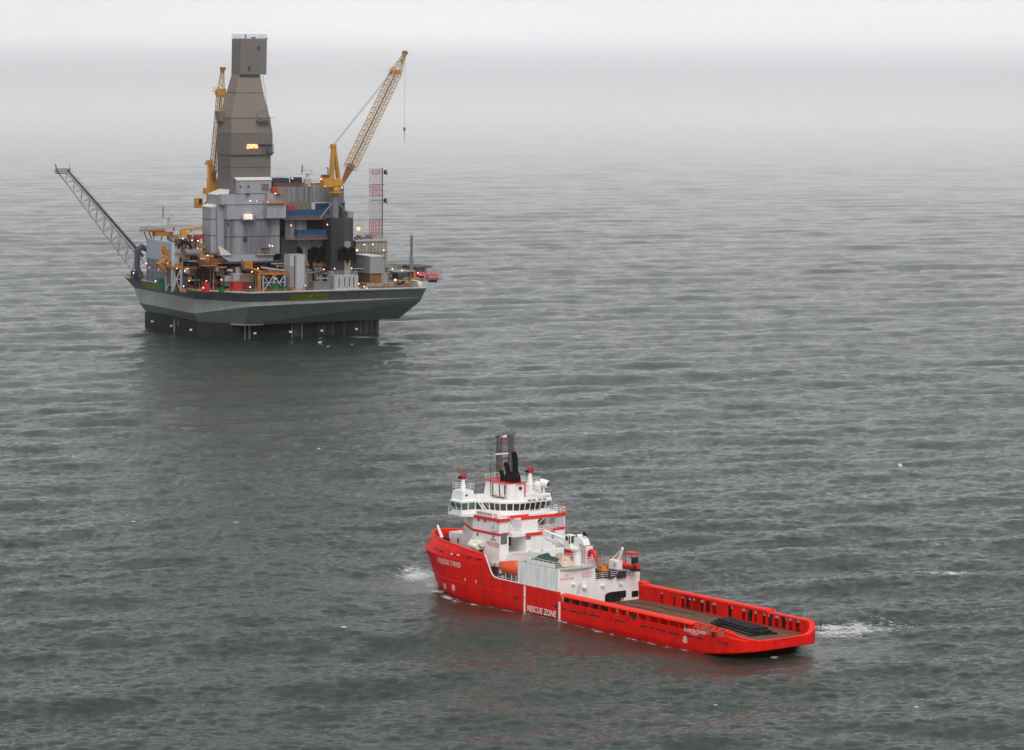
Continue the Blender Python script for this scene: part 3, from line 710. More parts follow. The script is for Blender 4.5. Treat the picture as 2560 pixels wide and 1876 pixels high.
# windows on the slanted forward-port face
def slant(px, py, wd, ht):
    n = Vector((-(TW - 4.2), -(21.4 - 13.6), 0)).normalized(); n = Vector((-(TW - 4.2), -(21.4 - 13.6))) 
    p0 = S.world(Vector((21.4, -TW, 12))); d = S.ex * (13.6 - 21.4) + S.ey * (-4.2 + TW); d.normalize(); nn = Vector((d.y, -d.x, 0))
    q = at_pl(px, py, p0 + nn * 0, nn); l = S.loc(q); dl = Vector((13.6 - 21.4, TW - 4.2, 0)).normalized(); nl = Vector((dl.y, -dl.x, 0))
    if nl.y > 0: nl = -nl
    o = l + nl * .12; g = G()
    a = o - dl * wd / 2; b = o + dl * wd / 2
    g.add([(a.x, a.y, l.z - ht / 2), (b.x, b.y, l.z - ht / 2), (b.x, b.y, l.z + ht / 2), (a.x, a.y, l.z + ht / 2)], [(0, 1, 2, 3)])
    build('window', g, GLASS, sup)
for a, b in [(335, 250), (413, 285), (250, 680), (298, 705), (165, 1110), (212, 1135)]: slant(*h3(a, b), .26, .62)
# billboard, emblem, lettering on the port face
def portface(g, px, py, t=-7.86):
    p = S.y(px, py, t); return mapg(g, lambda x, y, z: (p.x + x, t + y, p.z + z))
p = S.y(*h3(1195, 555), -7.86)
def rrect(hw, hh, r, n=5):
    P = []
    for cx, cy, a0 in ((hw - r, hh - r, 0), (-hw + r, hh - r, PI / 2), (-hw + r, -hh + r, PI), (hw - r, -hh + r, 1.5 * PI)):
        for i in range(n + 1): a = a0 + PI / 2 * i / n; P.append((cx + r * math.cos(a), cy + r * math.sin(a)))
    return P
def plate(P, o, t0, t1):
    n = len(P); return G().add([(o.x + a, t0, o.z + b) for a, b in P] + [(o.x + a, t1, o.z + b) for a, b in P], [tuple(range(n)), tuple(reversed(range(n, 2 * n)))] + [(i, (i + 1) % n, n + (i + 1) % n, n + i) for i in range(n)])
bb = build('logo_board', plate(rrect(1.06, 1.06, .25), p, -7.92, -7.82), paint('board_edge', (.42, .42, .44)), sup)
build('board_face', plate(rrect(.97, .97, .22), p, -7.95, -7.925), INK, bb)
fl = [(.12, .85), (.2, .3), (.14, .05), (.02, -.05), (.0, .25)]
dp = [(-.45, .0), (-.2, .2), (-.3, -.1), (-.28, -.45), (-.05, -.7), (-.3, -.65), (-.5, -.4)]
dq = [(.12, -.12), (.3, -.35), (.26, -.6), (.08, -.66), (-.02, -.5), (.0, -.3)]
g = G()
for q in (fl, dp, dq): g.add([(p.x + a, -7.965, p.z + b) for a, b in q], [tuple(range(len(q)))])
build('flame_mark', g, BLUEL, bb)
p = S.y(*h3(1165, 925), -7.86); g = G()
n = 20
vs = []
for i in range(n + 1):
    a = 2 * PI * i / n
    for r_ in (.24, .40): vs.append((p.x + r_ * math.cos(a), -7.87, p.z + .42 + r_ * 1.1 * math.sin(a)))
g.add(vs, [(2 * i, 2 * i + 1, 2 * i + 3, 2 * i + 2) for i in range(n)])
g.add([(p.x - .06, -7.87, p.z - .4), (p.x + .06, -7.87, p.z - .4), (p.x + .06, -7.87, p.z + .05), (p.x - .06, -7.87, p.z + .05)], [(0, 1, 2, 3)])
g.add([(p.x - .85, -7.87, p.z - .52), (p.x + .85, -7.87, p.z - .52), (p.x + .85, -7.87, p.z - .36), (p.x - .85, -7.87, p.z - .36)], [(0, 1, 2, 3)])
build('emblem', g, INKK, sup)
a = S.y(*h3(965, 1150), -7.87); b = S.y(*h3(1345, 1240), -7.87)
g = text_geo('MOSS 828', b.x - a.x, .85, 1.0, 0.0); mapg(g, lambda x, y, z: (a.x + x, -7.87, a.z + (b.z - a.z) * x / (b.x - a.x) + z - .1)); build('lettering', g, INKR, sup)

# ---- bridge: slanted windows all round, wings, roof
def house(poly0, poly1, z0, z1): return G().loft([[(x, y, z0) for x, y in ccw(poly0)], [(x, y, z1) for x, y in ccw(poly1)]])
def shift(poly, d):                                           # push a closed polygon outwards
    P = [Vector((x, y)) for x, y in ccw(poly)]; n = len(P); o = []
    for i in range(n):
        a = (P[i] - P[i - 1]).normalized(); b = (P[(i + 1) % n] - P[i]).normalized()
        na = Vector((a.y, -a.x)); nb = Vector((b.y, -b.x)); m_ = (na + nb); m_ = m_ / max(.35, m_.length_squared) * 2 
        o.append(tuple(P[i] + m_ * d))
    return o
BR = [(27.0, -.9), (27.0, 6.4), (25.0, 7.9), (20.5, 7.9), (20.2, 9.6), (17.2, 9.6), (15.2, 6), (14.6, 0), (15.2, -6), (17.2, -9.6), (20.2, -9.6), (20.6, -6.6), (22.6, -4.6), (24.9, -3.9)]
g = house(BR, BR, 15.95, 16.75); brg = build('bridge', g, WHITE, sup)
g = house(shift(BR, -.02), shift(BR, .34), 16.75, 18.05); wnd = build('window_band', g, WHITE, brg)
g = house(shift(BR, .34), shift(BR, .42), 18.05, 18.35); g.loft([[(x, y, 18.35) for x, y in shift(BR, .42)], [(x, y, 18.62) for x, y in shift(BR, -.35)]]); build('bridge_roof', g, WHITE2, brg)
PB = [Vector(q) for q in ccw(BR)]; P0 = shift(BR, .02); P1 = shift(BR, .38)
nwin = {}
for i in range(len(PB)):
    a0 = Vector(P0[i]); b0 = Vector(P0[(i + 1) % len(PB)]); a1 = Vector(P1[i]); b1 = Vector(P1[(i + 1) % len(PB)]); L = (b0 - a0).length
    k = {True: 6}.get(abs(a0.x - 27) < .6 and abs(b0.x - 27) < .6, max(1, round(L / 1.35)))
    if L < 1.2: continue
    for j in range(k):
        f0 = (j + .09) / k; f1 = (j + .91) / k; q = []
        for (A, B, z, zf) in ((a0, b0, 16.75, -.08), (a1, b1, 18.05, .98)):
            for f in (f0, f1) if zf < .5 else (f1, f0):
                X0 = a0.lerp(b0, f).lerp(a1.lerp(b1, f), zf); q.append((X0.x, X0.y, 16.75 + 1.3 * zf))
        teal = (b0.y < -6 and b0.x > 17) or (j == k - 1 and a0.x > 26.5 and b0.x > 26.5)
        build('window', G().add(q, [(0, 1, 2, 3)]), TEAL if teal else GLASS, brg)
for i in range(2):
    for j in range(2): pass
g = G()
for y in (1.7, 2.3, 3.1, 3.7): g.box(27.0, 27.04, y, y + .42, 16.45, 16.66)
for y in (.9, 2.0, 3.4, 4.6): g.loft([[(27.48, y, 18.42), (27.48, y + .8, 18.42), (27.44, y + .8, 18.42), (27.44, y, 18.42)], [(27.1, y, 18.63), (27.1, y + .8, 18.63), (27.06, y + .8, 18.63), (27.06, y, 18.63)]])
build_each('vent', g, PANEL, brg)
g = G(); g.rail([(16.2, -9.7, 15.95), (20.3, -9.7, 15.95)], 1.05, 1.2, .035); g.rail([(22.3, -7.9, 15.95), (29.9, -7.9, 15.95), (29.9, -5.6, 15.95)], 1.0, 1.3, .035)
g.rail([(27.3, 5, 15.95), (27.3, 8.1, 15.95), (21, 9.5, 15.95)], 1.05, 1.2, .035); g.rail([(29.9, 5.6, 16.0), (29.9, 8.0, 16.0), (24, 8.6, 16.0)], 1.05, 1.0, .035)
build('bridge_rail', g, WHITE2, sup)
a = S.y(*h3(760, 165), -8.0)
bdn = G().box(22.9, 28.0, -8.06, -8.0, 16.05, 16.85); nb = build('name_board', bdn, INK, sup)
g = text_geo('ВЛАДИСЛАВ СТРИЖОВ', 4.7, .55, 1.0, .01); mapg(g, lambda x, y, z: (23.1 + x, -8.075, 16.18 + z)); build('lettering', g, INKK, nb)
# raised lookouts with fire monitors on the wings
def lookout(t, mir):
    g = G(); g.loft([[(17.0, t - 1.5, 18.5), (20.3, t - 1.5, 18.5), (20.3, t + 1.5, 18.5), (17.0, t + 1.5, 18.5)], [(17.3, t - 1.35, 20.3), (20.2, t - 1.35, 20.3), (20.2, t + 1.35, 20.3), (17.3, t + 1.35, 20.3)]])
    o = build('monitor_platform', g, WHITE2, sup)
    g = G().tube((18.7, t, 20.3), (18.7, t, 22.4), .62, 10, .26); g.rail([(17.3, t - 1.5, 20.3), (20.2, t - 1.5, 20.3), (20.2, t + 1.5, 20.3), (17.3, t + 1.5, 20.3), (17.3, t - 1.5, 20.3)], 1.3, 1.0, .03); build('monitor_base', g, WHITE2, o)
    g = G().tube((20.21, t - .3, 19.4), (20.26, t - .3, 19.4), .28, 10); build('porthole', g, DARK, o)
    p_ = 18.7
    tm = thing('fire_monitor', ('red water cannon on the ship\'s left bridge lookout' if mir else 'red water cannon on the far bridge lookout, right of the black funnels'), 'water cannon', S, (p_, t, 22.4), 'fire monitors on the bridge')
    g = G().tube((p_, t, 22.35), (p_, t, 22.8), .36, 10); g.ball((p_, t, 22.95), .36, 10); build('base', g, MRED, tm, smooth=True)
    g = G().torus((p_ + .3, t + .3, 23.1), .42, .15, 'y', 14, 7); build('pipe_loop', g, MRED, tm, smooth=True)
    g = G().tube((p_ - .1, t - .1, 22.9), (p_ - 1.0, t - .4, 24.3), .15, 8, .12); g.tube((p_ - 1.0, t - .4, 24.3), (p_ - 1.14, t - .46, 24.55), .17, 8, .19); build('barrel', g, MRED, tm, smooth=True)
    g = G().box(p_ - .9, p_ - .4, t - .5, t - .1, 22.4, 22.9); build('motor', g, BLACK, tm)
lookout(-8.1, True); lookout(8.1, False)
# funnel casing with red brim
FC = [(25.4, -1.9), (25.4, 1.6), (18.0, 1.6), (17.0, -1.9)]
g = G().loft([[(x, y, 18.55) for x, y in ccw(FC)], [(x, y, 21.6) for x, y in ccw([(25.2, -1.75), (25.2, 1.5), (18.2, 1.5), (17.6, -1.75)])]])
g.tube((24.9, -1.2, 18.55), (24.9, -1.2, 21.6), .95, 16)
cas = build('funnel_casing', g, WHITE2, sup)
g = G().box(17.5, 25.55, -2.05, 1.75, 21.6, 21.78); g.box(25.35, 25.55, 1.5, 1.72, 18.9, 21.6); build('red_band', g, STRIPE, cas)
g = G().box(19.8, 20.0, -1.95, -1.8, 18.7, 21.3); g.box(22.0, 22.2, -1.95, -1.8, 18.7, 21.3); g.box(23.6, 23.85, -1.95, -1.8, 18.7, 21.3)
g.tube((25.2, .55, 20.7), (25.55, .55, 20.7), .33, 10); g.box(20, 24, -2.3, -1.95, 18.65, 19.0); build('casing_slot', g, DARK, cas)
g = G()
for a, b in ((20.15, 21.85), (22.3, 23.5)):
    g.box(a, b, -1.93, -1.86, 18.9, 21.2)
    g.tube((a, -1.97, 18.95), (b, -1.97, 21.1), .05, 4); g.tube((b, -1.97, 18.95), (a, -1.97, 21.1), .05, 4)
build('hatch', g, INK, cas)
g = G(); g.path([(21.6, -.9, 21.7), (21.6, -.9, 22.9), (21.2, -.95, 23.8)], .42, 12); build('exhaust_pipe', g, BLACK, cas, smooth=True)
g = G(); g.loft([[(22.4, -1.0, 21.75), (25.0, -1.0, 21.75), (25.0, 1.0, 21.75), (22.4, 1.0, 21.75)], [(22.3, -.9, 22.8), (24.9, -.9, 23.0), (24.9, .9, 23.0), (22.3, .9, 22.8)], [(22.3, -.6, 23.6), (24.4, -.5, 23.9), (24.4, .8, 23.9), (22.3, .8, 23.6)]])
build('exhaust_hood', g, BLACK, cas)
g = G(); g.path([(22.7, -.4, 23.5), (22.4, -.4, 24.6), (22.1, -.4, 25.0)], .48, 12); g.ball((22.1, -.4, 25.0), .5, 10); build('exhaust_pipe', g, BLACK, cas, smooth=True)
g = G(); g.path([(23.9, .4, 23.5), (23.8, .5, 25.6), (23.5, .5, 27.0)], .56, 12); g.ball((23.5, .5, 27.0), .57, 10); build('exhaust_pipe', g, BLACK, cas, smooth=True)
g = G(); g.rail([(17.5, -1.9, 21.75), (17.5, 1.6, 21.75), (25.4, 1.6, 21.75)], 1.1, 1.2, .03)
g.rail([(17.0, -6.5, 18.6), (21.8, -5.6, 18.6), (24.2, -4.0, 18.6), (26.8, -1.0, 18.6), (26.8, 5.8, 18.6), (20, 7.0, 18.6)], 1.0, 1.5, .03); build('roof_rail', g, WHITE2, sup)
# satellite domes and small gear
def dome(s_, t, z, r, label):
    o = thing('satellite_dome', label, 'satellite dome', S, (s_, t, z), 'satellite domes on the bridge roof')
    build('pedestal', G().tube((s_, t, z), (s_, t, z + 1.6), .28, 8, .34), WHITE2, o)
    g = G().tube((s_, t, z + 1.6), (s_, t, z + 2.3), r * .92, 14, r); g.ball((s_, t, z + 2.3), r, 16, sz=1.05); build('radome', g, paint('radome', (.78, .72, .66), .5), o, smooth=True)
dome(25.0, 4.9, 18.6, .85, 'large pale satellite dome right of the funnel casing')
t_ = thing('search_lamp', 'white drum shaped searchlight with dark lens on the bridge roof', 'searchlight', S, (24.4, 7.0, 18.6))
build('stand', G().tube((24.4, 7.0, 18.6), (24.4, 7.0, 20.4), .22, 8), WHITE2, t_); build('drum', G().tube((23.7, 6.8, 21.2), (25.1, 7.5, 20.9), .75, 14), WHITE2, t_, smooth=True)
build('lens', G().tube((25.1, 7.5, 20.9), (25.2, 7.55, 20.87), .45, 12), DARK, t_)
g = G().path([(25.8, 4.2, 19.2), (26.2, 7.0, 19.2)], .12); 
for q in range(6): g.box(24.6 + q * .3, 24.8 + q * .3, 5.6 + q * .25, 5.9 + q * .25, 18.6, 19.4)
g.box(26.0, 26.5, 4.6, 7.0, 19.0, 19.25); build('roof_fittings', g, WHITE2, sup)
# stairs
def stairs(p, q, wd, nm='stairway'):
    p = Vector(p); q = Vector(q); g = G(); n = 11; sd = Vector((0, wd, 0))
    for k in (0, 1): g.bar(p + sd * k, q + sd * k, .12); g.bar(p + sd * k + Vector((0, 0, 1)), q + sd * k + Vector((0, 0, 1)), .05)
    for i in range(n): c = p.lerp(q, (i + .5) / n); g.box(c.x - .14, c.x + .14, c.y, c.y + wd, c.z - .03, c.z + .03)
    build(nm, g, WHITE2, sup)
stairs((31.0, -5.6, 12.95), (27.8, -5.6, 15.95), .9); stairs((23.6, -6.2, 15.95), (20.9, -6.6, 18.6), .8)
# mast
mast = thing('ship_mast', 'tall grey twin legged lattice mast above the ship\'s bridge', 'mast', S, (15.6, 0, 18.6))
p = S.x(1248, 1195, 15.6); q = S.x(1277, 1195, 15.6); top = S.x(1262, 1089, 15.6).z
yl, yr = p.y, q.y
g = G()
for y in (yl, yr):
    A = [(15.6 - .34, y - .34, 18.6), (15.6 + .34, y - .34, 18.6), (15.6 + .34, y + .34, 18.6), (15.6 - .34, y + .34, 18.6)]
    B = [(x, yy, top - .1) for x, yy, _ in A]; g.truss(A, B, .13, .07, 14)
build('mast_legs', g, GREYM, mast)
g = G()
for f, e in ((1.0, 1.0), (.70, .9), (.58, .75), (.47, 1.3)):
    z = 19 + (top - 19) * f; g.bar((15.6, yl - e, z), (15.6, yr + e, z), .2); g.bar((15.9, yl - e * .6, z + .4), (15.9, yr + e * .3, z + .4), .06)
    for y in (yl - e, yl - e * .5, yr + e * .5, yr + e): g.bar((15.6, y, z), (15.6, y, z + .55), .07); g.ball((15.6, y, z + .5), .13, 6)
z = 19 + (top - 19) * .82; g.bar((15.6, yl, z + .8), (15.6, yr, z - .4), .05); g.bar((15.6, yl, 21.5), (15.6, yr, 24.5), .05)
build('crosstree', g, GREYM, mast)
g = G()
for y, h in ((yl - .5, 1.6), (yl, 1.1), (yl + 1, .8), (yr - .6, 1.0), (yr + .1, 1.7), (yr + .7, 1.2)): g.tube((15.6, y, top), (15.6, y, top + h), .035, 4); g.ball((15.6, y, top + h * .6), .1, 5)
g.tube((15.4, yl + 1.9, top), (15.4, yl + 1.9, top + 2.2), .03, 4); build('aerial', g, GREYM, mast)
z = 19 + (top - 19) * .675; build('radar_scanner', G().box(15.9, 16.1, yl - 1.2, yl + 1.9, z - .12, z + .12), INK, mast)
fp = S.x(1258, 1099, 15.75)
fl_ = G()
for cidx in (0, ): pass
def flagstrip(z0, z1, dy):
    g = G(); n = 6; vs = []
    for i in range(n + 1):
        y = fp.y - .75 + 1.5 * i / n; xx = 15.75 + .10 * math.sin(i * 1.4); dz = .18 * i / n
        vs += [(xx, y, z0 + dz), (xx, y, z1 + dz)]
    return g.add(vs, [(2 * i, 2 * i + 2, 2 * i + 3, 2 * i + 1) for i in range(n)])
flag = thing('flag', 'small white, blue and red striped flag hanging in the ship\'s mast', 'flag', S, (15.75, fp.y, fp.z))
for nm, z0, m in (('white_stripe', .25, INK), ('blue_stripe', -.2, BLUEL), ('red_stripe', -.65, STRIPE)): build(nm, flagstrip(fp.z + z0, fp.z + z0 + .45, 0), m, flag)
# whip aerials
for px, y0, y1, s_, lb in [(1227.2, 1116, 1210, 19.5, 'dark whip aerial just left of the ship\'s mast'), (1190.5, 1130, 1222, 18.5, 'thin whip aerial rising behind the left bridge lookout'), (1331.5, 1120, 1180, 17.5, 'thin whip aerial beside the far water cannon')]:
    a = S.x(px, y0, s_); b = S.x(px, y1, s_); r_ = .07 if s_ == 19.5 else .03
    o = build('whip_aerial', G().tube((s_, a.y, 18.6), (s_, a.y, a.z), r_, 5, r_ * .5), BLACK if s_ == 19.5 else GREYM, frame=S, at=(s_, a.y, 18.6)); tag(o, lb, 'aerial', 'whip aerials on the bridge roof')
# lifebuoys
def buoy(s_, t, z, axis, lb):
    o = thing('lifebuoy', lb, 'lifebuoy', S, (s_, t, z), 'lifebuoys on the bridge rails')
    build('ring', G().torus((s_, t, z), .36, .12, axis, 16, 7), ORANGE, o, smooth=True)
    g = G()
    for a in range(4):
        c = Vector((s_, t, z)) + (Vector((.36 * math.cos(a * PI / 2), 0, .36 * math.sin(a * PI / 2))) if axis == 'y' else Vector((0, .36 * math.cos(a * PI / 2), .36 * math.sin(a * PI / 2)))); g.ball(c, .15, 6)
    build('tape', g, INK, o)
buoy(29.0, -8.1, 16.5, 'y', 'lifebuoy on the rail right of the ship\'s bridge name board'); buoy(30.05, 7.6, 16.6, 'x', 'lifebuoy at the far right end of the upper bridge rail')
# forecastle house, breakwater, crane boom post
def h66(a, b): return (1060 + a / 11.015, 1300 + b / 11.01)
g = G().box(6.9, 13.6, -2.6, 6.4, 7.4, 10.4); g.box(13.4, 15, -3.6, 4, 7.4, 9.6); fh = build('forecastle_house', g, WHITE, vessel)
g = G().box(4.8, 17.6, 6.3, 6.7, 7.4, 11.0); build('windscreen_wall', g, paint('bright_white', (.85, .85, .85), .5), vessel)
g = G().box(9.6, 10.1, -2.66, -2.58, 8.5, 9.4); g.box(9.3, 9.5, -2.66, -2.58, 7.8, 8.1); build('hose_box', g, MRED, fh)
fb = thing('foredeck_boom', 'slim white crane boom slanting up from the ship\'s foredeck', 'boom', S, (7.4, -4.6, 7.4))
a = S.y(*h66(520, 560), -3.8); b = S.y(*h66(372, 150), -3.0)
build('boom', G().tube(a, b, .38, 8, .2), WHITE2, fb); build('post', G().tube((a.x, a.y, 7.4), (a.x, a.y, a.z + .2), .35, 8), WHITE2, fb)
g = G().box(a.x + .2, a.x + 1.6, a.y - .7, a.y + .5, 7.4, 9.3); g.torus((a.x + 1.0, a.y - .2, 8.9), .6, .15, 'y'); build('winch', g, DARK, fb)
# liferaft canisters in cradles
for k, (px, py) in enumerate([(h3(560, 1190)), (h3(600, 1110)), (h3(745, 1115))]):
    p = S.y(px, py, -8.9 + .5 * (k > 0)); t_ = p.y
    lb = ['lower white liferaft drum beside the ship\'s tower, nearest the red side', 'white liferaft drum behind the lowest one beside the tower', 'rightmost white liferaft drum beside the ship\'s tower'][k]
    o = thing('liferaft_canister', lb, 'liferaft', S, (p.x, t_, p.z), 'liferaft drums beside the tower')
    L = 1.3 if k < 2 else .9
    g = G().tube((p.x - L, t_, p.z + .15), (p.x + L, t_, p.z - .1), .52, 14); build('drum', g, paint('raft_white', (.74, .72, .64), .5), o, smooth=True)
    g = G()
    for f in (-.5, .5): g.tube((p.x + L * f - .05, t_, p.z + .02), (p.x + L * f + .05, t_, p.z + .01), .56, 14)
    build('strap', g, INK, o)
g = G()
for s_ in (20.8, 22.2, 23.6): g.bar((s_, -9.4, 7.4), (s_ + .2, -8.2, 9.2), .14); g.bar((s_, -8.2, 7.4), (s_, -8.2, 9.2), .12)
g.bar((20.4, -9.2, 8.4), (25.4, -8.5, 9.9), .14); build('raft_cradle', g, WHITE2, vessel)
g = G().box(17.4, 18.4, -8.9, -8.0, 7.4, 7.9); g.box(13.5, 14.2, -7.2, -6.5, 7.4, 8.6); build('deck_bollard', g, paint('bollard_brown', (.12, .03, .02)), vessel)
g = G(); g.rail([(29.0, -8.6, 7.4), (33.0, -8.6, 7.4)], 1.0, 1.2, .035)
g.box(29.6, 34.2, -9.3, -6.0, 7.25, 7.4); g.rail([(29.6, -9.2, 7.4), (34.2, -9.2, 7.4)], 1.0, 1.4, .04); build('side_gallery', g, WHITE2, vessel)
g = G().box(31.2, 38.9, -6.2, -6.0, 4.6, 9.3); g.box(38.7, 38.9, -10.2, -6, 4.6, 9.3); build('side_wall', g, WHITE, vessel)
g = G()
for s_, t in ((32.0, -9.4), (33.2, -8.8), (35.2, -7.2), (37.0, -7.0), (37.9, -7.2)): g.box(s_, s_ + .45, t, t + .7, 4.6, 5.5 + .35 * math.sin(s_ * 3))
g.tube((35.8, -8.2, 4.6), (35.8, -8.2, 6.4), .12, 6); g.tube((37.2, -8.8, 5.1), (37.9, -8.8, 5.1), .4, 10); build_each('deck_gear', g, PANEL, vessel)
g = G().box(32.1, 32.9, -9.6, -9.0, 6.2, 7.3); g.tube((32.8, -9.3, 5.5), (33.0, -9.3, 5.7), .3, 8); build('locker', g, INK, vessel)
g = G()
for s_ in (34.4, 36.2): g.bar((s_, -9.8, 4.6), (s_, -9.8, 6.9), .16); g.bar((s_, -7.0, 4.6), (s_, -7.0, 7.0), .16)
g.rail([(38.0, -10.1, 4.6), (38.75, -10.1, 4.6)], 4.2, .6, .06, 2)
g.rail([(32.0, -10.0, 4.6), (38.5, -10.0, 4.6)], 1.0, 2.2, .03, 1); build('boat_davit', g, WHITE2, vessel)
# enclosed lifeboat
lb_ = thing('lifeboat', 'bright orange enclosed lifeboat hanging at the ship\'s side', 'lifeboat', S, (35.4, -8.6, 6.4))
xs = [31.2, 31.9, 33.6, 35.0, 37.0, 38.3, 38.9]
def boat(xs, wds, zb, zk, zt, t0, top=.55):
    rings = []
    for x, w_, b_, k_, t_ in zip(xs, wds, zb, zk, zt):
        rings.append([(x, t0 - w_ * .25, b_), (x, t0 - w_ * .85, (b_ + k_) / 2), (x, t0 - w_, k_), (x, t0 - w_ * .93, k_ + (t_ - k_) * .5), (x, t0 - w_ * top, t_), (x, t0 + w_ * top, t_), (x, t0 + w_ * .93, k_ + (t_ - k_) * .5), (x, t0 + w_, k_), (x, t0 + w_ * .85, (b_ + k_) / 2), (x, t0 + w_ * .25, b_)])
    return G().loft(rings)
g = boat(xs, [.25, .75, 1.25, 1.5, 1.55, 1.5, 1.45], [7.1, 6.7, 6.45, 6.35, 6.3, 6.3, 6.4], [7.3, 7.15, 7.05, 7.0, 7.0, 7.0, 7.05], [7.75, 8.3, 8.65, 8.8, 8.9, 8.9, 8.8], -8.85, .62)
build('boat_hull', g, ORANGE, lb_, smooth=True)
g = G()
for a, b in zip(list(zip(xs, [.35, .9, 1.4, 1.55, 1.55, 1.45, 1.3], [7.3, 7.15, 7.05, 7.0, 7.0, 7.0, 7.05]))[:-1], list(zip(xs, [.35, .9, 1.4, 1.55, 1.55, 1.45, 1.3], [7.3, 7.15, 7.05, 7.0, 7.0, 7.0, 7.05]))[1:]):
    g.tube((a[0], -8.7 - a[1], a[2]), (b[0], -8.7 - b[1], b[2]), .07, 5)
build('fender', g, BREDO, lb_)
build('aft_hatch', G().box(38.88, 38.95, -9.7, -7.8, 7.2, 8.6), DARK, lb_); g = G().box(35.9, 36.5, -10.17, -10.1, 7.75, 8.15); build('side_hatch', g, paint('hatch_red', (.45, .05, .06)), lb_)
# white side locker block and aft bulkhead
g = G().box(38.9, 50.8, -10.42, -9.9, 5.24, 9.32); loc_ = build('locker_block', g, RUSTW, vessel)
g = G()
for s_ in (41.5, 44.1, 46.6, 49.0):
    g.box(s_, s_ + .06, -10.46, -10.42, 5.9, 9.1)
build_each('locker_seam', g, paint('seam', (.5, .51, .52)), loc_)
g = G().box(38.9, 50.75, -10.4, 9.3, 9.22, 9.34) if False else G().prism(ccw([(31.1, -6.0), (38.9, -6.0), (38.9, -10.4), (50.7, -10.4), (51.3, -7.2), (51.3, -3.4), (50.7, -1.4), (31.1, -1.4)]), 9.16, 9.34); build('upper_deck', g, paint('deck_pale', (.45, .46, .45), .7), vessel)
g = G().box(50.3, 50.6, -10.3, -1.4, 2.0, 9.2); g.box(50.3, 50.6, -1.35, 9.3, 2.0, 6.45); g.box(33, 50.3, -1.5, -1.38, 4.6, 9.2); g.box(50.25, 50.7, -1.3, 9.3, 6.45, 6.6)
g.loft([[(50.3, 7.6, 6.6), (50.65, 7.6, 6.6), (50.65, 9.3, 6.6), (50.3, 9.3, 6.6)], [(50.3, 8.0, 7.1), (50.65, 8.0, 7.1), (50.65, 9.3, 7.1), (50.3, 9.3, 7.1)]])
g.tube((50.62, -4.0, 2.0), (50.62, -4.0, 7.6), 1.2, 16) if False else None
blk = build('aft_bulkhead', g, WHITE, vessel)
g = G().prism(ccw([(31.1, -1.4), (50.25, -1.4), (50.25, 9.3), (31.1, 9.3)]), 6.2, 6.4); build('winch_deck', g, DECKG, vessel)
# openings in the bulkhead
s_ = 50.62
def bk(a, b): v_ = S.x(*h5(a, b), s_); return (v_.y, v_.z)
P = [bk(1150, 1600), bk(1150, 1530), bk(1200, 1470), bk(1300, 1440), bk(1690, 1395), bk(1690, 1570), bk(1560, 1600)]
P = [(y, max(z, 2.02)) for y, z in P] + [(bk(1560, 1640)[0], 2.02), (bk(1150, 1640)[0], 2.02)]
g = G().add([(s_ + .02, y, z) for y, z in P], [tuple(range(len(P)))]); a = bk(1840, 1420); b = bk(1960, 1560); g.box(s_, s_ + .03, a[0], 9.0, b[1], a[1]); build('winch_opening', g, BLACK, blk)
g = G()
for k in range(9): y = P[0][0] + 1.0 + k * .42; g.box(s_ + .03, s_ + .10, y, y + .12, 2.1, 3.3 + .6 * math.sin(k * 2.1))
build('machinery', g, paint('machinery_green', (.02, .03, .025)), blk)
for (a, b) in [(1085, 1275), (1545, 1225), (335, 1240)]:
    v_ = S.x(*h5(a, b), s_); build('deck_light', G().box(s_, s_ + .5, v_.y - .35, v_.y + .35, v_.z - .12, v_.z + .15), WHITE2, blk)
v_ = S.x(*h5(610, 1270), s_); g = G().box(s_, s_ + .1, v_.y - .4, v_.y + .4, v_.z - .5, v_.z + .7); g.tube((s_ + .3, v_.y, v_.z - .5), (s_ + .3, v_.y, v_.z - .1), .5, 10); build('hose_station', g, WHITE2, blk)
a = S.x(*h5(400, 1440), s_); b = S.x(*h5(540, 1200), s_); g = G().add([(s_ + .015, a.y, a.z - .4), (s_ + .015, a.y + 1.2, a.z - .4), (s_ + .015, b.y + .1, b.z), (s_ + .015, b.y - .6, b.z - .3)], [(0, 1, 2, 3)]); build('paint_patch', g, paint('patch_grey', (.56, .55, .54)), blk)
def aftword(txt, a0, a1, hgt, sp=1.25):
    p0 = S.x(*h5(*a0), s_); p1 = S.x(*h5(*a1), s_); g = text_geo(txt, p1.y - p0.y, hgt, sp, .0)
    mapg(g, lambda x, y, z: (s_ + .05, p0.y + x, p0.z + z)); build('lettering', g, INKR, blk)
aftword('NO', (118, 1050), (215, 1040), .42); aftword('SMOKING', (5, 1150), (345, 1110), .42); aftword('SAFETY', (545, 1005), (850, 970), .42, 1.3); aftword('FIRST', (580, 1080), (815, 1055), .42, 1.3)
# rails along the upper deck
g = G(); g.rail([(39.2, -10.2, 9.34), (50.6, -10.2, 9.34), (51.2, -7.2, 9.34), (51.2, -3.4, 9.34), (50.6, -1.5, 9.34), (42, -1.5, 9.34)], 1.2, 1.45, .045)
g.rail([(50.4, -1.2, 6.6), (50.4, 9.2, 6.6), (44, 9.2, 6.6)], 1.1, 1.6, .04); build('deck_rail', g, WHITE2, vessel)
g = G().box(41.3, 49.8, -10.3, -10.2, 9.45, 10.2); build('pipe_bin_side', g, INK, vessel)
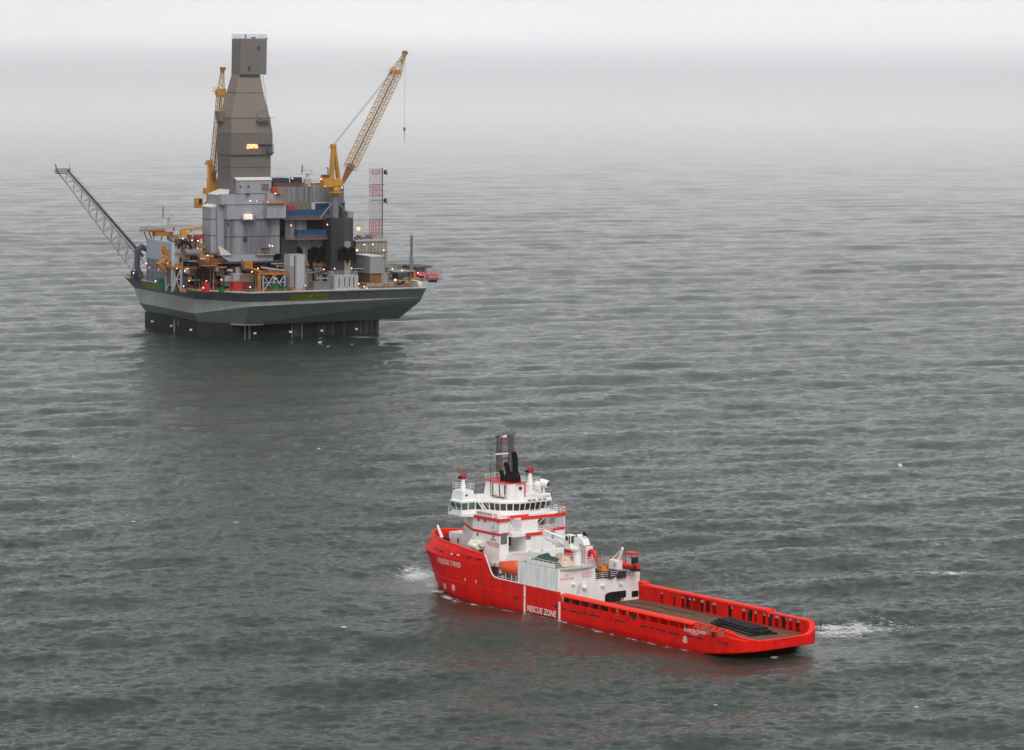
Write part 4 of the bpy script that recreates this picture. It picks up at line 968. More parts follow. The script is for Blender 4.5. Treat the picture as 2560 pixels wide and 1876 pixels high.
# heaped tarpaulins
def heap(name, x0, x1, y0, y1, z, h, m, lb, cat, seed, group=None):
    r_ = random.Random(seed); nx, ny = 16, 9; vs = []; fs = []
    for i in range(nx + 1):
        for j in range(ny + 1):
            u, v = i / nx, j / ny; e = min(1, 4.5 * min(u, 1 - u, v, 1 - v)); vs.append((x0 + (x1 - x0) * u, y0 + (y1 - y0) * v, z + e * h * (.65 + .35 * math.sin(5 * u + seed) * math.cos(4 * v) + r_.uniform(-.16, .16))))
    for i in range(nx):
        for j in range(ny): a_ = i * (ny + 1) + j; fs.append((a_, a_ + ny + 1, a_ + ny + 2, a_ + 1))
    o = build(name, G().add(vs, fs), m, frame=S, at=((x0 + x1) / 2, (y0 + y1) / 2, z)); return tag(o, lb, cat, group)
heap('tarpaulin', 39.4, 49.6, -9.7, -5.6, 9.36, 1.5, GREEN, 'crumpled dark green tarpaulin heaped behind the rail above the white lockers', 'tarpaulin', 3)
heap('cargo_bag', 42.2, 46.6, -5.6, -2.6, 9.4, 2.0, TAN, 'pale tan canvas bundle behind the green tarpaulin', 'canvas bundle', 5)
heap('cargo_bag', 46.6, 49.8, -8.2, -5.0, 9.5, 1.5, TAN, 'low tan canvas bundle at the right end of the green tarpaulin', 'canvas bundle', 9)
# knuckle boom deck crane, folded
cr = thing('deck_crane', 'folded white knuckle boom crane on the ship\'s upper deck', 'crane', S, (48.4, -3.6, 9.34))
cb = S.y(1443, 1421, -3.6)
cx, cy = cb.x, -3.6
g = G().tube((cx, cy, 9.34), (cx, cy, 12.1), .8, 16); build('pedestal', g, WHITE2, cr, smooth=True)
g = G().box(cx - 2.2, cx + .9, cy - 1.3, cy + 1.0, 12.1, 12.45); g.box(cx - .4, cx + 1.0, cy - .6, cy + 1.2, 12.4, 14.3)
g.loft([[(cx + .4, cy - .5, 13.6), (cx + 2.6, cy - .5, 13.2), (cx + 2.6, cy + 1.0, 13.2), (cx + .4, cy + 1.0, 13.6)], [(cx + .4, cy - .5, 15.0), (cx + 2.0, cy - .5, 14.2), (cx + 2.0, cy + 1.0, 14.2), (cx + .4, cy + 1.0, 15.0)]])
build('slew_frame', g, WHITE2, cr)
g = G().box(cx - 2.1, cx - .5, cy - 1.3, cy - .1, 12.45, 14.8); cabn = build('cab', g, WHITE2, cr)
g = G().box(cx - 1.9, cx - 1.2, cy - 1.34, cy - 1.29, 13.7, 14.5); g.box(cx - .9, cx - .6, cy - 1.34, cy - 1.29, 13.2, 14.6); g.box(cx - .5, cx - .46, cy - 1.1, cy - .3, 13.3, 14.6); build('cab_window', g, GLASS, cabn)
k0 = S.y(1424, 1358, cy + .1); k1 = S.y(1357, 1331, cy - .2); k1 = Vector((k1.x, cy + .1, k1.z))
def boxbeam(a, b, w0, h0, w1, h1):
    a = Vector(a); b = Vector(b); d = (b - a).normalized(); sd = d.cross(Vector((0, 0, 1))).normalized(); up = sd.cross(d).normalized()
    r0 = [a - sd * w0 / 2 - up * h0 / 2, a + sd * w0 / 2 - up * h0 / 2, a + sd * w0 / 2 + up * h0 / 2, a - sd * w0 / 2 + up * h0 / 2]
    r1 = [b - sd * w1 / 2 - up * h1 / 2, b + sd * w1 / 2 - up * h1 / 2, b + sd * w1 / 2 + up * h1 / 2, b - sd * w1 / 2 + up * h1 / 2]
    return G().loft([r0, r1])
g = boxbeam(k0, k1, .9, 1.25, .7, .8); build('main_boom', g, WHITE2, cr)
g = boxbeam(k1 + Vector((.8, -.2, -1.0)), Vector((cx - 2.0, cy - .2, 12.7)), .6, .6, .7, .9); build('jib', g, WHITE2, cr)
g = G(); g.bar(k0 + Vector((-2.2, -.7, 0)), (cx - .2, cy - 1.35, 12.4), .16); g.bar(k0 + Vector((.3, 0, -.1)), (cx + 2.4, cy + .2, 13.4), .18); g.tube(k1 + Vector((1.4, -.4, -.9)), k1 + Vector((4.6, -.4, -1.5)), .22, 8); build('ram', g, WHITE2, cr)
g = G().ball((cx + 1.6, cy + .3, 15.3), .3, 8); g.box(cx + 1.4, cx + 2.2, cy, cy + .5, 14.9, 15.2); build('winch_motor', g, BLACK, cr)
kp = k0.lerp(k1, .58); mk_ = G().torus((0, 0, 0), .28, .07, 'y', 14, 5); mapg(mk_, lambda x, y, z: (kp.x + x, kp.y - .52 + y * .2, kp.z + z)); build('emblem', mk_, BLUEL, cr)
# hose reel, red
hr = S.y(1479, 1391, -.5); rl = thing('hose_reel', 'red hose reel in a white frame right of the deck crane', 'hose reel', S, (hr.x, -.5, 6.4))
g = G().box(hr.x - 1.9, hr.x - 1.5, -1.2, .5, 6.4, hr.z + 1.6); g.box(hr.x - 1.9, hr.x + .3, -1.2, .5, hr.z - 2.0, hr.z - 1.8); g.box(hr.x - 1.2, hr.x - .9, -1.2, .5, hr.z - 2.0, hr.z + 1.7); build('frame', g, WHITE2, rl)
build('hose', G().torus((hr.x, -.4, hr.z), .95, .42, 'y', 18, 8), BREDO, rl, smooth=True); g = G().torus((hr.x, -1.0, hr.z - 1.6), .4, .1, 'y', 12, 5); g.torus((hr.x + .5, -1.0, hr.z - 1.7), .35, .09, 'y', 12, 5); g.torus((hr.x - 2.6, -1, hr.z - 1.0), .5, .1, 'y'); build('hose_coil', g, BREDO, rl, smooth=True)
# personnel basket
pb_ = S.y(1506, 1422, 1.2); o = thing('cargo_basket', 'orange wire transfer basket standing left of the small white davit', 'basket', S, (pb_.x, 1.2, pb_.z - .4))
bx, bz = pb_.x, pb_.z
g = G().box(bx - 1.2, bx + 1.0, .3, 2.1, bz - .35, bz - .05); build('floor', g, YELB, o)
g = G().box(bx - 1.0, bx + .7, .8, 1.7, bz - .05, bz + .5); build('liner', g, paint('basket_bright', (.75, .2, .01)), o)
g = G(); 
for a_ in (-1.1, .9):
    for b_ in (.4, 2.0): g.bar((bx + a_, b_, bz - .1), (bx + a_, b_, bz + 1.9), .09)
for z_ in (.6, 1.2, 1.9):
    for b_ in (.4, 2.0): g.bar((bx - 1.1, b_, bz + z_), (bx + .9, b_, bz + z_), .07)
for k in range(6): g.bar((bx - 1.1 + k * .4, .4, bz), (bx - 1.1 + k * .4, .4, bz + 1.9), .05)
g.bar((bx - .1, 1.2, bz + 1.8), (bx - .1, 1.2, bz + 3.0), .08); build('cage', g, YELB, o)
# big dark winch reel
rr_ = S.y(1490, 1436, -.2); o = thing('winch_reel', 'dark brown wire winch with round flanges behind the rail', 'winch', S, (rr_.x, .4, 6.4))
for k, y_ in enumerate((-.6, 1.9)):
    build('flange', G().tube((rr_.x + k * .3, y_, rr_.z), (rr_.x + k * .3, y_ + .15, rr_.z), 1.25, 20), REEL, o)
build('drum', G().tube((rr_.x, -.5, rr_.z), (rr_.x, 1.9, rr_.z), .7, 14), REEL, o); g = G()
for k in range(9): g.tube((rr_.x - .5 + k * .2, .2 + .2 * k, 6.45), (rr_.x + 1.2 + .1 * k, .6 + .25 * k, 6.75), .12, 5)
build('wire', g, REEL, o)
# davit and fast rescue craft
dv = S.y(1535, 1412, 4.6); o = thing('boat_davit', 'white triangular davit post holding the red rescue boat', 'davit', S, (dv.x, 4.6, 6.4))
dx_, dz = dv.x, dv.z
g = G().box(dx_ - .9, dx_ + 1.6, 4.0, 5.3, dz - .7, dz + .9); build('housing', g, WHITE2, o)
ap = S.y(1556, 1372, 4.6)
g = G().bar((dx_ - .8, 4.6, dz + .8), (ap.x, 4.6, ap.z), .22); g.bar((dx_ + .9, 4.6, dz + .8), (ap.x, 4.6, ap.z), .3); g.bar((dx_ + 1.5, 4.6, dz + .6), (ap.x + .2, 4.6, ap.z), .22); g.ball((ap.x, 4.6, ap.z), .28, 8); build('arm', g, WHITE2, o)
build('emblem', mapg(G().torus((0, 0, 0), .26, .06, 'y', 14, 5), lambda x, y, z: (dx_ + .9 + x, 3.96 + y * .2, dz + .1 + z)), BLUEL, o)
g = G()
for a_ in (-.7, 0, .8): g.bar((dx_ + a_, 4.4, 6.4), (dx_ + a_, 4.4, dz - .6), .14)
g.box(dx_ - .2, dx_ + 2.4, 4.0, 5.6, 6.4, 7.6); g.box(dx_ + 1.2, dx_ + 2.6, 3.6, 4.4, 6.4, 7.0); build('winch_base', g, DARK, o)
rb = S.y(1572, 1414, 6.6); o = thing('rescue_boat', 'small red rescue boat with roofed console hanging behind the davit', 'rescue boat', S, (rb.x, 6.6, rb.z))
x0 = rb.x - 4.3; bz = rb.z - .3
g = boat([x0, x0 + .6, x0 + 1.6, x0 + 3.2, x0 + 5.2, x0 + 6.4], [.35, .8, 1.05, 1.1, 1.1, .95], [bz + .5, bz, bz - .35, bz - .5, bz - .5, bz - .35], [bz + .7, bz + .5, bz + .4, bz + .35, bz + .3, bz + .35], [bz + 1.0, bz + .95, bz + .9, bz + .8, bz + .75, bz + .7], 6.6, .75); build('boat_hull', g, BREDO, o, smooth=True)
g = G(); g.path([(x0, 6.3, bz + .9), (x0 + 1.6, 5.6, bz + .7), (x0 + 6.4, 5.6, bz + .5)], .26, 8); g.path([(x0, 6.9, bz + .9), (x0 + 1.6, 7.6, bz + .7), (x0 + 6.4, 7.6, bz + .5)], .26, 8); build('tube', g, BREDO, o, smooth=True)
g = G().box(x0 + 5.4, x0 + 6.9, 5.9, 7.3, bz - .5, bz - .1); g.ball((x0 + 6.6, 6.1, bz + .3), .4, 8); build('engine', g, RUBBER, o)
g = G().box(x0 + 4.4, x0 + 5.6, 6.1, 7.1, bz + .7, bz + 1.7); build('console', g, paint('console', (.5, .55, .57)), o)
g = G()
for a_ in (4.2, 6.1):
    for b_ in (5.9, 7.3): g.bar((x0 + a_, b_, bz + .6), (x0 + a_, b_, bz + 2.6), .08)
g.box(x0 + 5.7, x0 + 6.2, 6.0, 7.2, bz + .9, bz + 2.0); build('frame', g, RUBBER, o); build('canopy', G().box(x0 + 4.0, x0 + 6.3, 5.8, 7.4, bz + 2.55, bz + 2.9), BREDO, o)
# drill pipes on the cargo deck
NP = 0
pa = [(S.z(1778, 1556, 2.3), S.z(1878, 1588, 2.3)), (S.z(1828, 1553, 2.3), S.z(1942, 1582, 2.3))]
for layer, cnt in ((0, 14), (1, 9), (2, 4)):
    for k in range(cnt):
        f = (k + .5) / cnt if layer == 0 else .12 + .72 * (k + .5) / cnt
        a = pa[0][0].lerp(pa[1][0], f); b = pa[0][1].lerp(pa[1][1], f); jit = random.uniform(-.7, .7); z = 2.2 + layer * .42
        d = (b - a).normalized(); a = a + d * (jit + layer * .6); b = b + d * (jit * .6 - layer * .4)
        o = build('drill_pipe', G().tube((a.x, a.y, z), (b.x, b.y, z), .21, 8), PIPE, frame=S, at=(a.x, a.y, z)); NP += 1
        tag(o, 'long black steel pipe lying in the pile on the red ship\'s brown cargo deck', 'pipe', 'black pipes piled on the cargo deck')
o = build('cargo_lashing', G().box(S.z(1790, 1560, 2.7).x, S.z(1790, 1560, 2.7).x + .1, S.z(1790, 1560, 2.7).y, S.z(1835, 1555, 2.7).y, 2.0, 2.9), PIPE, vessel)

for k in range(5):
    y0 = -7.5 + k * 3.4; P = [(52 + i * 2.2, y0 + .35 * math.sin(i * 1.3 + k), 2.06) for i in range(int(7 + 2 * (k % 3)))]
    build('deck_chain', G().path(P, .07, 5), REEL, vessel)
for k in range(7): build('deck_fitting', G().tube((56 + k * 5.6, -8.2, 2.0), (56 + k * 5.6, -8.2, 2.45), .22, 8), REDT, vessel)

# ================================================================== THE PLATFORM
Q = RIG
def p_(ring): return [(a, b, c) for a, b, c in ring]
def rz(px, py, z): v = Q.z(px, py, z); return (v.x, v.y, z)
ZD = 17.6
rig = thing('drilling_platform', 'huge grey offshore drilling platform with flared hull on a dark concrete base', 'oil platform', Q, (36, 30, 0))
cor = []
# base caisson
BASE = ccw([(0.3, 56), (0, 0.5), (11, -6.2), (70, -5.6), (70, 56), (60, 66), (10, 66)])
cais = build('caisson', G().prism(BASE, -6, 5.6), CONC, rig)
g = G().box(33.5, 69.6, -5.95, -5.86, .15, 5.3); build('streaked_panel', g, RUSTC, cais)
for u0, w_ in ((15.5, .5), (17.2, .6)): build('riser_pipe', G().box(u0, u0 + w_, -6.75, -6.2, -.5, 5.3), STEEL, cais)
for u0 in (34.3, 38.2): build('riser_pipe', G().box(u0, u0 + .45, -6.5, -6.0, -.5, 5.3), paint('rust_pipe', (.20, .16, .13)), cais)
for v0 in (23.0, 19.0): build('riser_pipe', G().box(-.5, 0, v0, v0 + .5, .3 if v0 > 20 else 3.0, 5.3), STEELL if v0 > 20 else STEEL, cais)
LENS = glow('caisson_lamp', (1.0, .74, .54), .12)
for px, py, wd in [(637, 833.5, 1.5), (726, 830, 1.6), (804, 827, 1.2), (891, 823, 1.2)]:
    p = Q.y(px, py, -6.3); build('caisson_lamp', G().box(p.x - wd * .35, p.x + wd * .35, -6.6, -6.2, p.z - .35, p.z + .35), LENS, cais)
for px, py in [(380.5, 804), (428, 815), (477, 825)]:
    p = Q.x(px, py, -.3); build('caisson_lamp', G().box(-.6, -.0, p.y - .6, p.y + .6, p.z - .3, p.z + .3), LENS, cais)
# flared hull: four rings of an eight-sided tub
R1 = [(-1, 74, 17.6), (-2, -.9, 17.6), (11.6, -21.2, 17.6), (82.3, -20.8, 17.6), (84, -8, 17.6), (84, 66, 17.6), (74, 80, 17.6), (8, 80, 17.6)]
R2 = [(1.4, 70.4, 13.8), (.2, 4.0, 14.1), (13.2, -16.9, 14.05), (81.9, -17.8, 14.0), (83.5, -6, 14.0), (83.5, 64, 14.0), (73, 77, 14.0), (10, 77, 14.0)]
R3 = [(1.4, 65, 8.4), (.45, 5.4, 8.75), (13.3, -17.1, 12.5), (82.5, -15.3, 12.45), (83, -5, 12.5), (83, 63, 12.5), (72, 75, 12.5), (10, 75, 10)]
R4 = [(2.7, 61.4, 5.3), (2.6, 5.4, 5.3), (14.0, -10.6, 5.25), (77.6, -6.6, 5.3), (78, 2, 5.3), (78, 58, 5.3), (68, 70, 5.3), (12, 70, 5.3)]
def band(name, a, b, m, idx=range(8), par=rig):
    g = G(); n = 8
    for i in idx: j = (i + 1) % n; g.add([a[i], a[j], b[j], b[i]], [(0, 3, 2, 1)])
    return build(name, g, m, par)
hb = band('hull', R4, R3, HULLG); hb_ = hb
band('hull_stripe', R3, R2, HULLL, par=hb); band('hull_upper', R2, R1, HULLG, par=hb)
bt = G().add(R4, [tuple(range(8))]); build('hull_bottom', bt, DARK, hb)
# lighter raked panel low on the near face
def fp(u, f, e=.05):                                          # a point on the lower near face between rings 4 and 3
    a = Vector(R4[2]).lerp(Vector(R4[3]), (u - 14) / 63.6); b = Vector(R3[2]).lerp(Vector(R3[3]), (u - 14) / 63.6)
    q = a.lerp(b, f); return (q.x, q.y - e, q.z - e * .5)
build('raked_panel', G().add([fp(14.2, .03), fp(18.6, .03), fp(20.6, .98), fp(16.2, .98)], [(0, 1, 2, 3)]), HULLM, hb)
g = G()
for a, b in zip(R1, R1[1:] + R1[:1]): g.tube((a[0], a[1], a[2] + .15), (b[0], b[1], b[2] + .15), .42, 6)
build('deck_rim', g, RIMG, hb)
g = G()
for i in (0, 1, 2): a, b = R4[i], R4[(i + 1) % 8]; b = b if i != 2 else tuple(Vector(a).lerp(Vector(b), .12)); g.tube(a, b, .26, 6)
build('lower_rim', g, RIMG, hb)
build('main_deck', G().add(R1, [tuple(range(8))]), DECKR, rig)
g = G(); Pm = [Vector(r) for r in R1]; cc = Vector((41, 30, 17.6)); Pm = [q.lerp(cc, .012) for q in Pm]
g.rail([tuple(q) for q in Pm] + [tuple(Pm[0])], 1.25, 2.4, .07, 3); build('deck_railing', g, ORR, rig)
# name plates on the near and left faces
def face_pt(A0, B0, A1, B1, f, h, e=.08):
    a = Vector(A0).lerp(Vector(B0), f); b = Vector(A1).lerp(Vector(B1), f); q = a.lerp(b, h); n = (Vector(B0) - Vector(A0)).cross(Vector(A1) - Vector(A0)).normalized(); return q + n * e
def sign(A0, B0, A1, B1, px, txt, word_h, flip=False):
    # px: four picture corners fractions along the face given as f0,f1,h0,h1,skew
    f0, f1, h0, h1, sk = px
    fn = lambda x, y, e: face_pt(A0, B0, A1, B1, f0 + (f1 - f0) * x + sk * y, h0 + (h1 - h0) * y, e)
    o = build('name_sign', G().add([fn(0, 0, .08), fn(1, 0, .08), fn(1, 1, .08), fn(0, 1, .08)], [(0, 1, 2, 3)]), SIGNY, hb)
    g = text_geo(txt, .92, .66, 1.15, .004); mapg(g, lambda x, y, z: fn(.04 + x, .17 + z, .14)); build('sign_lettering', g, INKK, o)
def frac(px, A, B):
    # fraction along edge A-B whose picture x equals px
    lo, hi = 0, 1
    def X(f):
        v = Q.world(Vector(A).lerp(Vector(B), f)) - EYE; return 1280 + FPX * v.dot(RR) / v.dot(_F)
    s = 1 if X(1) > X(0) else -1
    for _ in range(40):
        m = (lo + hi) / 2
        if (X(m) - px) * s < 0: lo = m
        else: hi = m
    return lo
sign(R2[2], R2[3], R1[2], R1[3], (frac(724, R2[2], R2[3]), frac(816, R2[2], R2[3]), .12, .74, .006), 'ОРЛАН  ORLAN', .7)
sign(R2[0], R2[1], R1[0], R1[1], (frac(368, R2[0], R2[1]), frac(412, R2[0], R2[1]), .3, .80, .01), 'ОРЛАН  ORLAN', .7)

# ---- modules, measured on the plane of their near face
def pb(xl, xr, yt, yb, v, d):
    xm, ym = (xl + xr) / 2, (yt + yb) / 2
    u0 = Q.y(xl, ym, v).x; u1 = Q.y(xr, ym, v).x; z1 = Q.y(xm, yt, v).z; z0 = Q.y(xm, yb, v).z
    return (u0, u1, v, v + d, z0, z1)
def mod(name, xl, xr, yt, yb, v, d, m, par=None, z0=None, pre=None):
    b = list(pb(xl, xr, yt, yb, v, d))
    if z0 is not None: b[4] = z0
    o = build(name, (pre or G()).box(*b), m, par or rig); return o, b
def pq(px, py, v): return Q.y(px, py, v)
def patchy(name, xl, xr, yt, yb, v, m, par, e=.12):
    b = pb(xl, xr, yt, yb, v, .1); return build(name, G().box(b[0], b[1], v - e, v + .05, b[4], b[5]), m, par)
# stepped grey block round the foot of the drilling tower
VB = 1.0
blk1, b1 = mod('tower_block', 567, 699, 548, 636, VB, 22, CLAD)
o, b2 = mod('tower_block', 567, 690, 510, 548, VB - .4, 21.6, CLADL)
o, b3 = mod('tower_block', 553, 668, 486, 511, VB + .6, 12.4, CLADL)
wx = pb(545, 562, 511, 634, VB + 3, 15); build('tower_block', G().box(wx[0], wx[1] + 1, VB + 3.0, VB + 15, wx[4], wx[5]), CLADL, rig)
r0 = pb(527, 548, 519, 634, VB + 5, 9); wl = build('tower_block', G().box(r0[0], r0[1] + .4, VB + 5.0, VB + 13.4, r0[4], r0[5]), CLADL, rig)
g = G().loft([[(r0[0] - .3, VB + 4.8, r0[5]), (r0[0] + 4.6, VB + 4.8, r0[5]), (r0[0] + 4.6, VB + 13.6, r0[5]), (r0[0] - .3, VB + 13.6, r0[5])], [(r0[0] - .3, VB + 4.8, r0[5] + .15), (r0[0] + 4.6, VB + 4.8, r0[5] + 2.1), (r0[0] + 4.6, VB + 13.6, r0[5] + 2.1), (r0[0] - .3, VB + 13.6, r0[5] + .15)]])
for zz_ in (549, 589): q_ = pq(536, zz_, VB + 5).z; build('seam', G().box(r0[0] - .1, r0[1], VB + 4.9, VB + 13.4, q_ - .12, q_ + .1), paint('seam_dark', (.06, .06, .065)), rig)
build('lean_to_roof', g, ROOFW, rig)
g = G().box(b3[0] - .25, b3[0] + .5, VB + .7, VB + 13, b3[4], b3[5] - .6); build('tower_block', g, CLADL, rig)
g = G().loft([[(b3[0] - .4, VB + 3.4, b3[5] - .4), (b3[0] + 4, VB + 3.4, b3[5] - .4), (b3[0] + 4, VB + 13.4, b3[5] - .4), (b3[0] - .4, VB + 13.4, b3[5] - .4)], [(b3[0] - .4, VB + 3.4, b3[5] - .2), (b3[0] + 4.5, VB + 3.4, b3[5] + 1.6), (b3[0] + 4.5, VB + 13.4, b3[5] + 1.6), (b3[0] - .4, VB + 13.4, b3[5] - .2)]]); build('lean_to_roof', g, ROOFW, rig)
build('seam', G().box(b1[0] - .1, b1[1] + .1, VB - .5, VB + 21.5, b1[5] - .2, b1[5] + .05), paint('seam_dark', (.06, .06, .065)), rig)
zs = pq(630, 591, VB).z; build('seam', G().box(b1[0] - .1, b1[1] + .1, VB - .12, VB + 21.5, zs - .16, zs + .06), MATS['seam_dark'], rig)
zs = pq(600, 512, VB).z; build('seam', G().box(b2[0] - .1, b2[1] + .1, VB - .5, VB + 21.3, zs - .1, zs + .1), MATS['seam_dark'], rig)
o, b4 = mod('side_annex', 668, 715, 506, 546, -2.5, 6, CLADL)
o, b4b = mod('side_annex', 668, 702, 483, 506, 0, 6, CLADL)
g = G(); sk = pb(570, 683, 637, 658, VB - 1.4, 20); g.loft([[(sk[0] + 1.5, sk[2], sk[4]), (sk[1], sk[2], sk[4]), (sk[1], sk[3], sk[4]), (sk[0] + 1.5, sk[3], sk[4])], [(sk[0] - 3.2, sk[2], sk[5]), (sk[1], sk[2], sk[5]), (sk[1], sk[3], sk[5]), (sk[0] - 3.2, sk[3], sk[5])]])
build('lower_skirt', g, CLADL, rig); g = G(); a = pq(550, 615, VB - 1.2); g.loft([[(a.x, -1.0, sk[5]), (a.x + 4.5, -1.0, sk[5]), (a.x + 4.5, 2, sk[5]), (a.x, 2, sk[5])], [(a.x - .5, 0.4, sk[5] + 3.2), (a.x + .6, .4, sk[5] + 3.2), (a.x + .6, 2, sk[5] + 3.2), (a.x - .5, 2, sk[5] + 3.2)]]); build('chute_hood', g, paint('hood_pale', (.38, .38, .33)), rig)
# shed with the white single-slope roof
zt = pq(640, 451.5, VB + 1).z; c0 = pb(592.5, 678.5, 451.5, 484, VB + 1, 9)
g = G().loft([[(c0[0], c0[2], c0[4]), (c0[1], c0[2], c0[4]), (c0[1], c0[3], c0[4]), (c0[0], c0[3], c0[4])], [(c0[0], c0[2], zt), (c0[1], c0[2], zt), (c0[1], c0[3] - 2.5, zt + 2.4), (c0[0], c0[3] - 2.5, zt + 2.4)]])
shed = build('shed', g, CLADL, rig)
g = G().add([(c0[0] - .3, c0[2] - .3, zt + .05), (c0[1] + .3, c0[2] - .3, zt + .05), (c0[1] + .3, c0[3] - 2.4, zt + 2.55), (c0[0] - .3, c0[3] - 2.4, zt + 2.55), (c0[0] - .3, c0[2] - .3, zt + .3), (c0[1] + .3, c0[2] - .3, zt + .3), (c0[1] + .3, c0[3] - 2.4, zt + 2.8), (c0[0] - .3, c0[3] - 2.4, zt + 2.8)], [(0, 3, 2, 1), (4, 5, 6, 7), (0, 1, 5, 4), (1, 2, 6, 5), (2, 3, 7, 6), (3, 0, 4, 7)])
build('roof', g, ROOFW, shed)
patchy('vent', 654, 671.5, 460, 477.5, VB + 1, PANEL, shed)
for px in (600.5, 621): patchy('porthole', px - 2, px + 2.4, 464.5, 469.5, VB + 1, DARK, shed)
for (a, b, c, d, vv) in [(557, 561, 557.5, 564, VB), (609, 617, 594, 604, VB), (614, 624, 484, 489, VB), (658, 664, 529, 533, VB), (654, 671, 621, 632, VB)]:
    patchy('wall_opening', a if a > 560 else 569, b if b > 562 else 573, c, d, vv - .3, DARK, rig)
# small balconies
def balcony(xl, xr, y, v, dp, m=STEEL, h=1.3, lit=None):
    a = pq(xl, y, v - dp); b = pq(xr, y, v - dp); g = G().box(a.x, b.x, v - dp, v, a.z - .35, a.z); g.rail([(a.x, v, a.z), (a.x, v - dp, a.z), (b.x, v - dp, a.z), (b.x, v, a.z)], h, 1.2, .06)
    return build('balcony', g, m, rig), a
o, a = balcony(606, 640, 549, VB, 2.2); g = G().box(a.x + 1.2, a.x + 4.2, VB - 1.6, VB, a.z, a.z + 1.7); build('lit_box', g, glow('lit_box', (1, .8, .75), .8), rig)
balcony(643, 688, 636.5, VB, 2.6, CREAM); g = G().box(pq(658, 630, VB).x, pq(671, 630, VB).x, VB - 1.5, VB - .1, pq(660, 634, VB).z, pq(660, 622, VB).z); build('cabinet', g, paint('cabinet_brown', (.09, .03, .02)), rig)
# tapering clad drilling tower
def tring(xc, xr, y, vc, b, u_extra=0.0, xl=None):
    p = Q.y(xc, y, vc); q = Q.y(xr, y, vc); 
    return [(p.x, vc, p.z), (q.x, vc, p.z), (q.x, vc + b, p.z), (p.x, vc + b, p.z)]
T0 = tring(576.5, 676.5, 490, 4, 13); T1 = tring(577, 677, 386, 4, 13)
tw = build('tower', G().loft([T0, T1]), CLADB2, rig)
B0 = tring(577.5, 681, 386.5, 3.5, 14); B1 = tring(578.5, 681.5, 334.5, 3.5, 14); build('tower_band', G().loft([B0, B1]), CLADB2, tw)
C0 = tring(578.5, 681.5, 334, 3.5, 14); C1 = tring(578.2, 674.6, 295, 3.9, 12.6); C2 = tring(591, 658.5, 232, 5.6, 9.6); C3 = tring(597, 650.5, 187, 6.8, 7.2)
build('tower_taper', G().loft([C0, C1, C2, C3]), CLADB, tw)
D0 = tring(600.5, 666, 186.5, 6.0, 8.6); D1 = tring(601.8, 667.5, 98, 6.0, 8.6); bx_ = build('tower_head', G().loft([D0, D1]), CLADB2, tw)
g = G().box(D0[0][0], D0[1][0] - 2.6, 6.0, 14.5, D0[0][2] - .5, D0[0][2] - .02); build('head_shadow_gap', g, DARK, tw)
zt = D1[0][2]; g = G(); P = [(D1[0][0], 6.0, zt), (D1[1][0], 6.0, zt), (D1[1][0], 14.6, zt), (D1[0][0], 14.6, zt)]; g.rail(P + P[:1], 1.7, .75, .05, 2); build('roof_railing', g, STEELL, bx_)
g = G()
for u0, v0, h, w_ in [(2.6, 8, 1.6, .5), (4.5, 6.4, .8, 1.6), (8.0, 6.2, .5, .5), (10, 6.2, .5, .8)]: g.box(D1[0][0] + u0, D1[0][0] + u0 + w_, v0, v0 + .6, zt, zt + h)
g.box(D1[0][0] + .2, D1[1][0] - .1, 6.05, 14.4, zt, zt + .25); build('roof_gear', g, STEEL, bx_)
for (a, b, c, d) in [(643.5, 649.5, 116.5, 126), (620.5, 625.5, 165.5, 177.5)]: patchy('tower_opening', a, b, c, d, 6.0, DARK, bx_)
patchy('tower_opening', 651, 653.5, 171.5, 181.5, 6.0, HULLM, bx_)
for y, v, l, r in [(232.5, 5.55, 590.5, 659.5), (295.5, 3.85, 578, 675), (419, 3.95, 577, 677)]:
    a = pq(l, y, v); b = pq(r, y, v); build('tower_seam', G().box(a.x - .06, b.x + .06, v - .06, v + (9.8 if y < 240 else 12.8), a.z - .09, a.z + .09), paint('tower_seam', (.06, .052, .05)), tw)
build('tower_seam', G().box(B0[0][0] - .1, B0[1][0] + .1, 3.4, 17.4, B0[0][2] - .4, B0[0][2]), MATS['tower_seam'], tw)
# orange-lit opening and gantry on the tower
patchy('lit_opening', 617, 645, 361, 371.5, 3.5, FIRE, tw, .10)
for px, py in [(623, 364), (628.5, 369.5), (636, 364), (641, 369), (632, 366), (619.5, 371)]: a = pq(px, py, 3.1); build('work_light', G().ball((a.x, 3.15, a.z), .42, 6), FIREL, tw)
g = G(); a = pq(645, 361.5, 2.9); b = pq(683, 361.5, 2.9); g.box(a.x, b.x, 2.6, 3.4, a.z - .15, a.z + .15); c = pq(668, 361, 2.9); d = pq(668, 384, 2.9); g.bar((c.x, 2.7, c.z), (d.x, 2.7, d.z), .25); d2 = pq(682, 384, 2.9); g.box(c.x, d2.x + .3, 2.3, 3.4, d2.z, d2.z + .5); g.rail([(c.x - 1.8, 2.5, d.z), (d2.x, 2.5, d.z)], 1.8, .8, .06); g.bar((d2.x, 2.5, d.z), (d2.x, 2.5, c.z), .2); build('gantry', g, STEELD, tw)
g = G(); a = pq(643, 303.5, 2.6); b = pq(674, 303.5, 2.6); g.box(a.x, b.x, 1.6, 4.2, a.z - .2, a.z + .1); g.rail([(a.x, 1.6, a.z), (b.x, 1.6, a.z)], 1.3, .9, .06); g.bar((a.x, 1.8, a.z), (a.x, 2.4, a.z + 3.2), .22); g.bar((a.x, 2.0, a.z + .6), (a.x + 4, 1.7, a.z + .2), .25); g.bar((b.x, 1.8, a.z + 1.4), (b.x + 1.4, 1.6, a.z + 1.4), .12); c = pq(657, 277.5, 3.6); g.bar((c.x - 1.5, 3.3, c.z), (c.x + 1.2, 3.3, c.z), .18); build('tower_balcony', g, paint('balcony_blue', (.09, .10, .11)), tw)
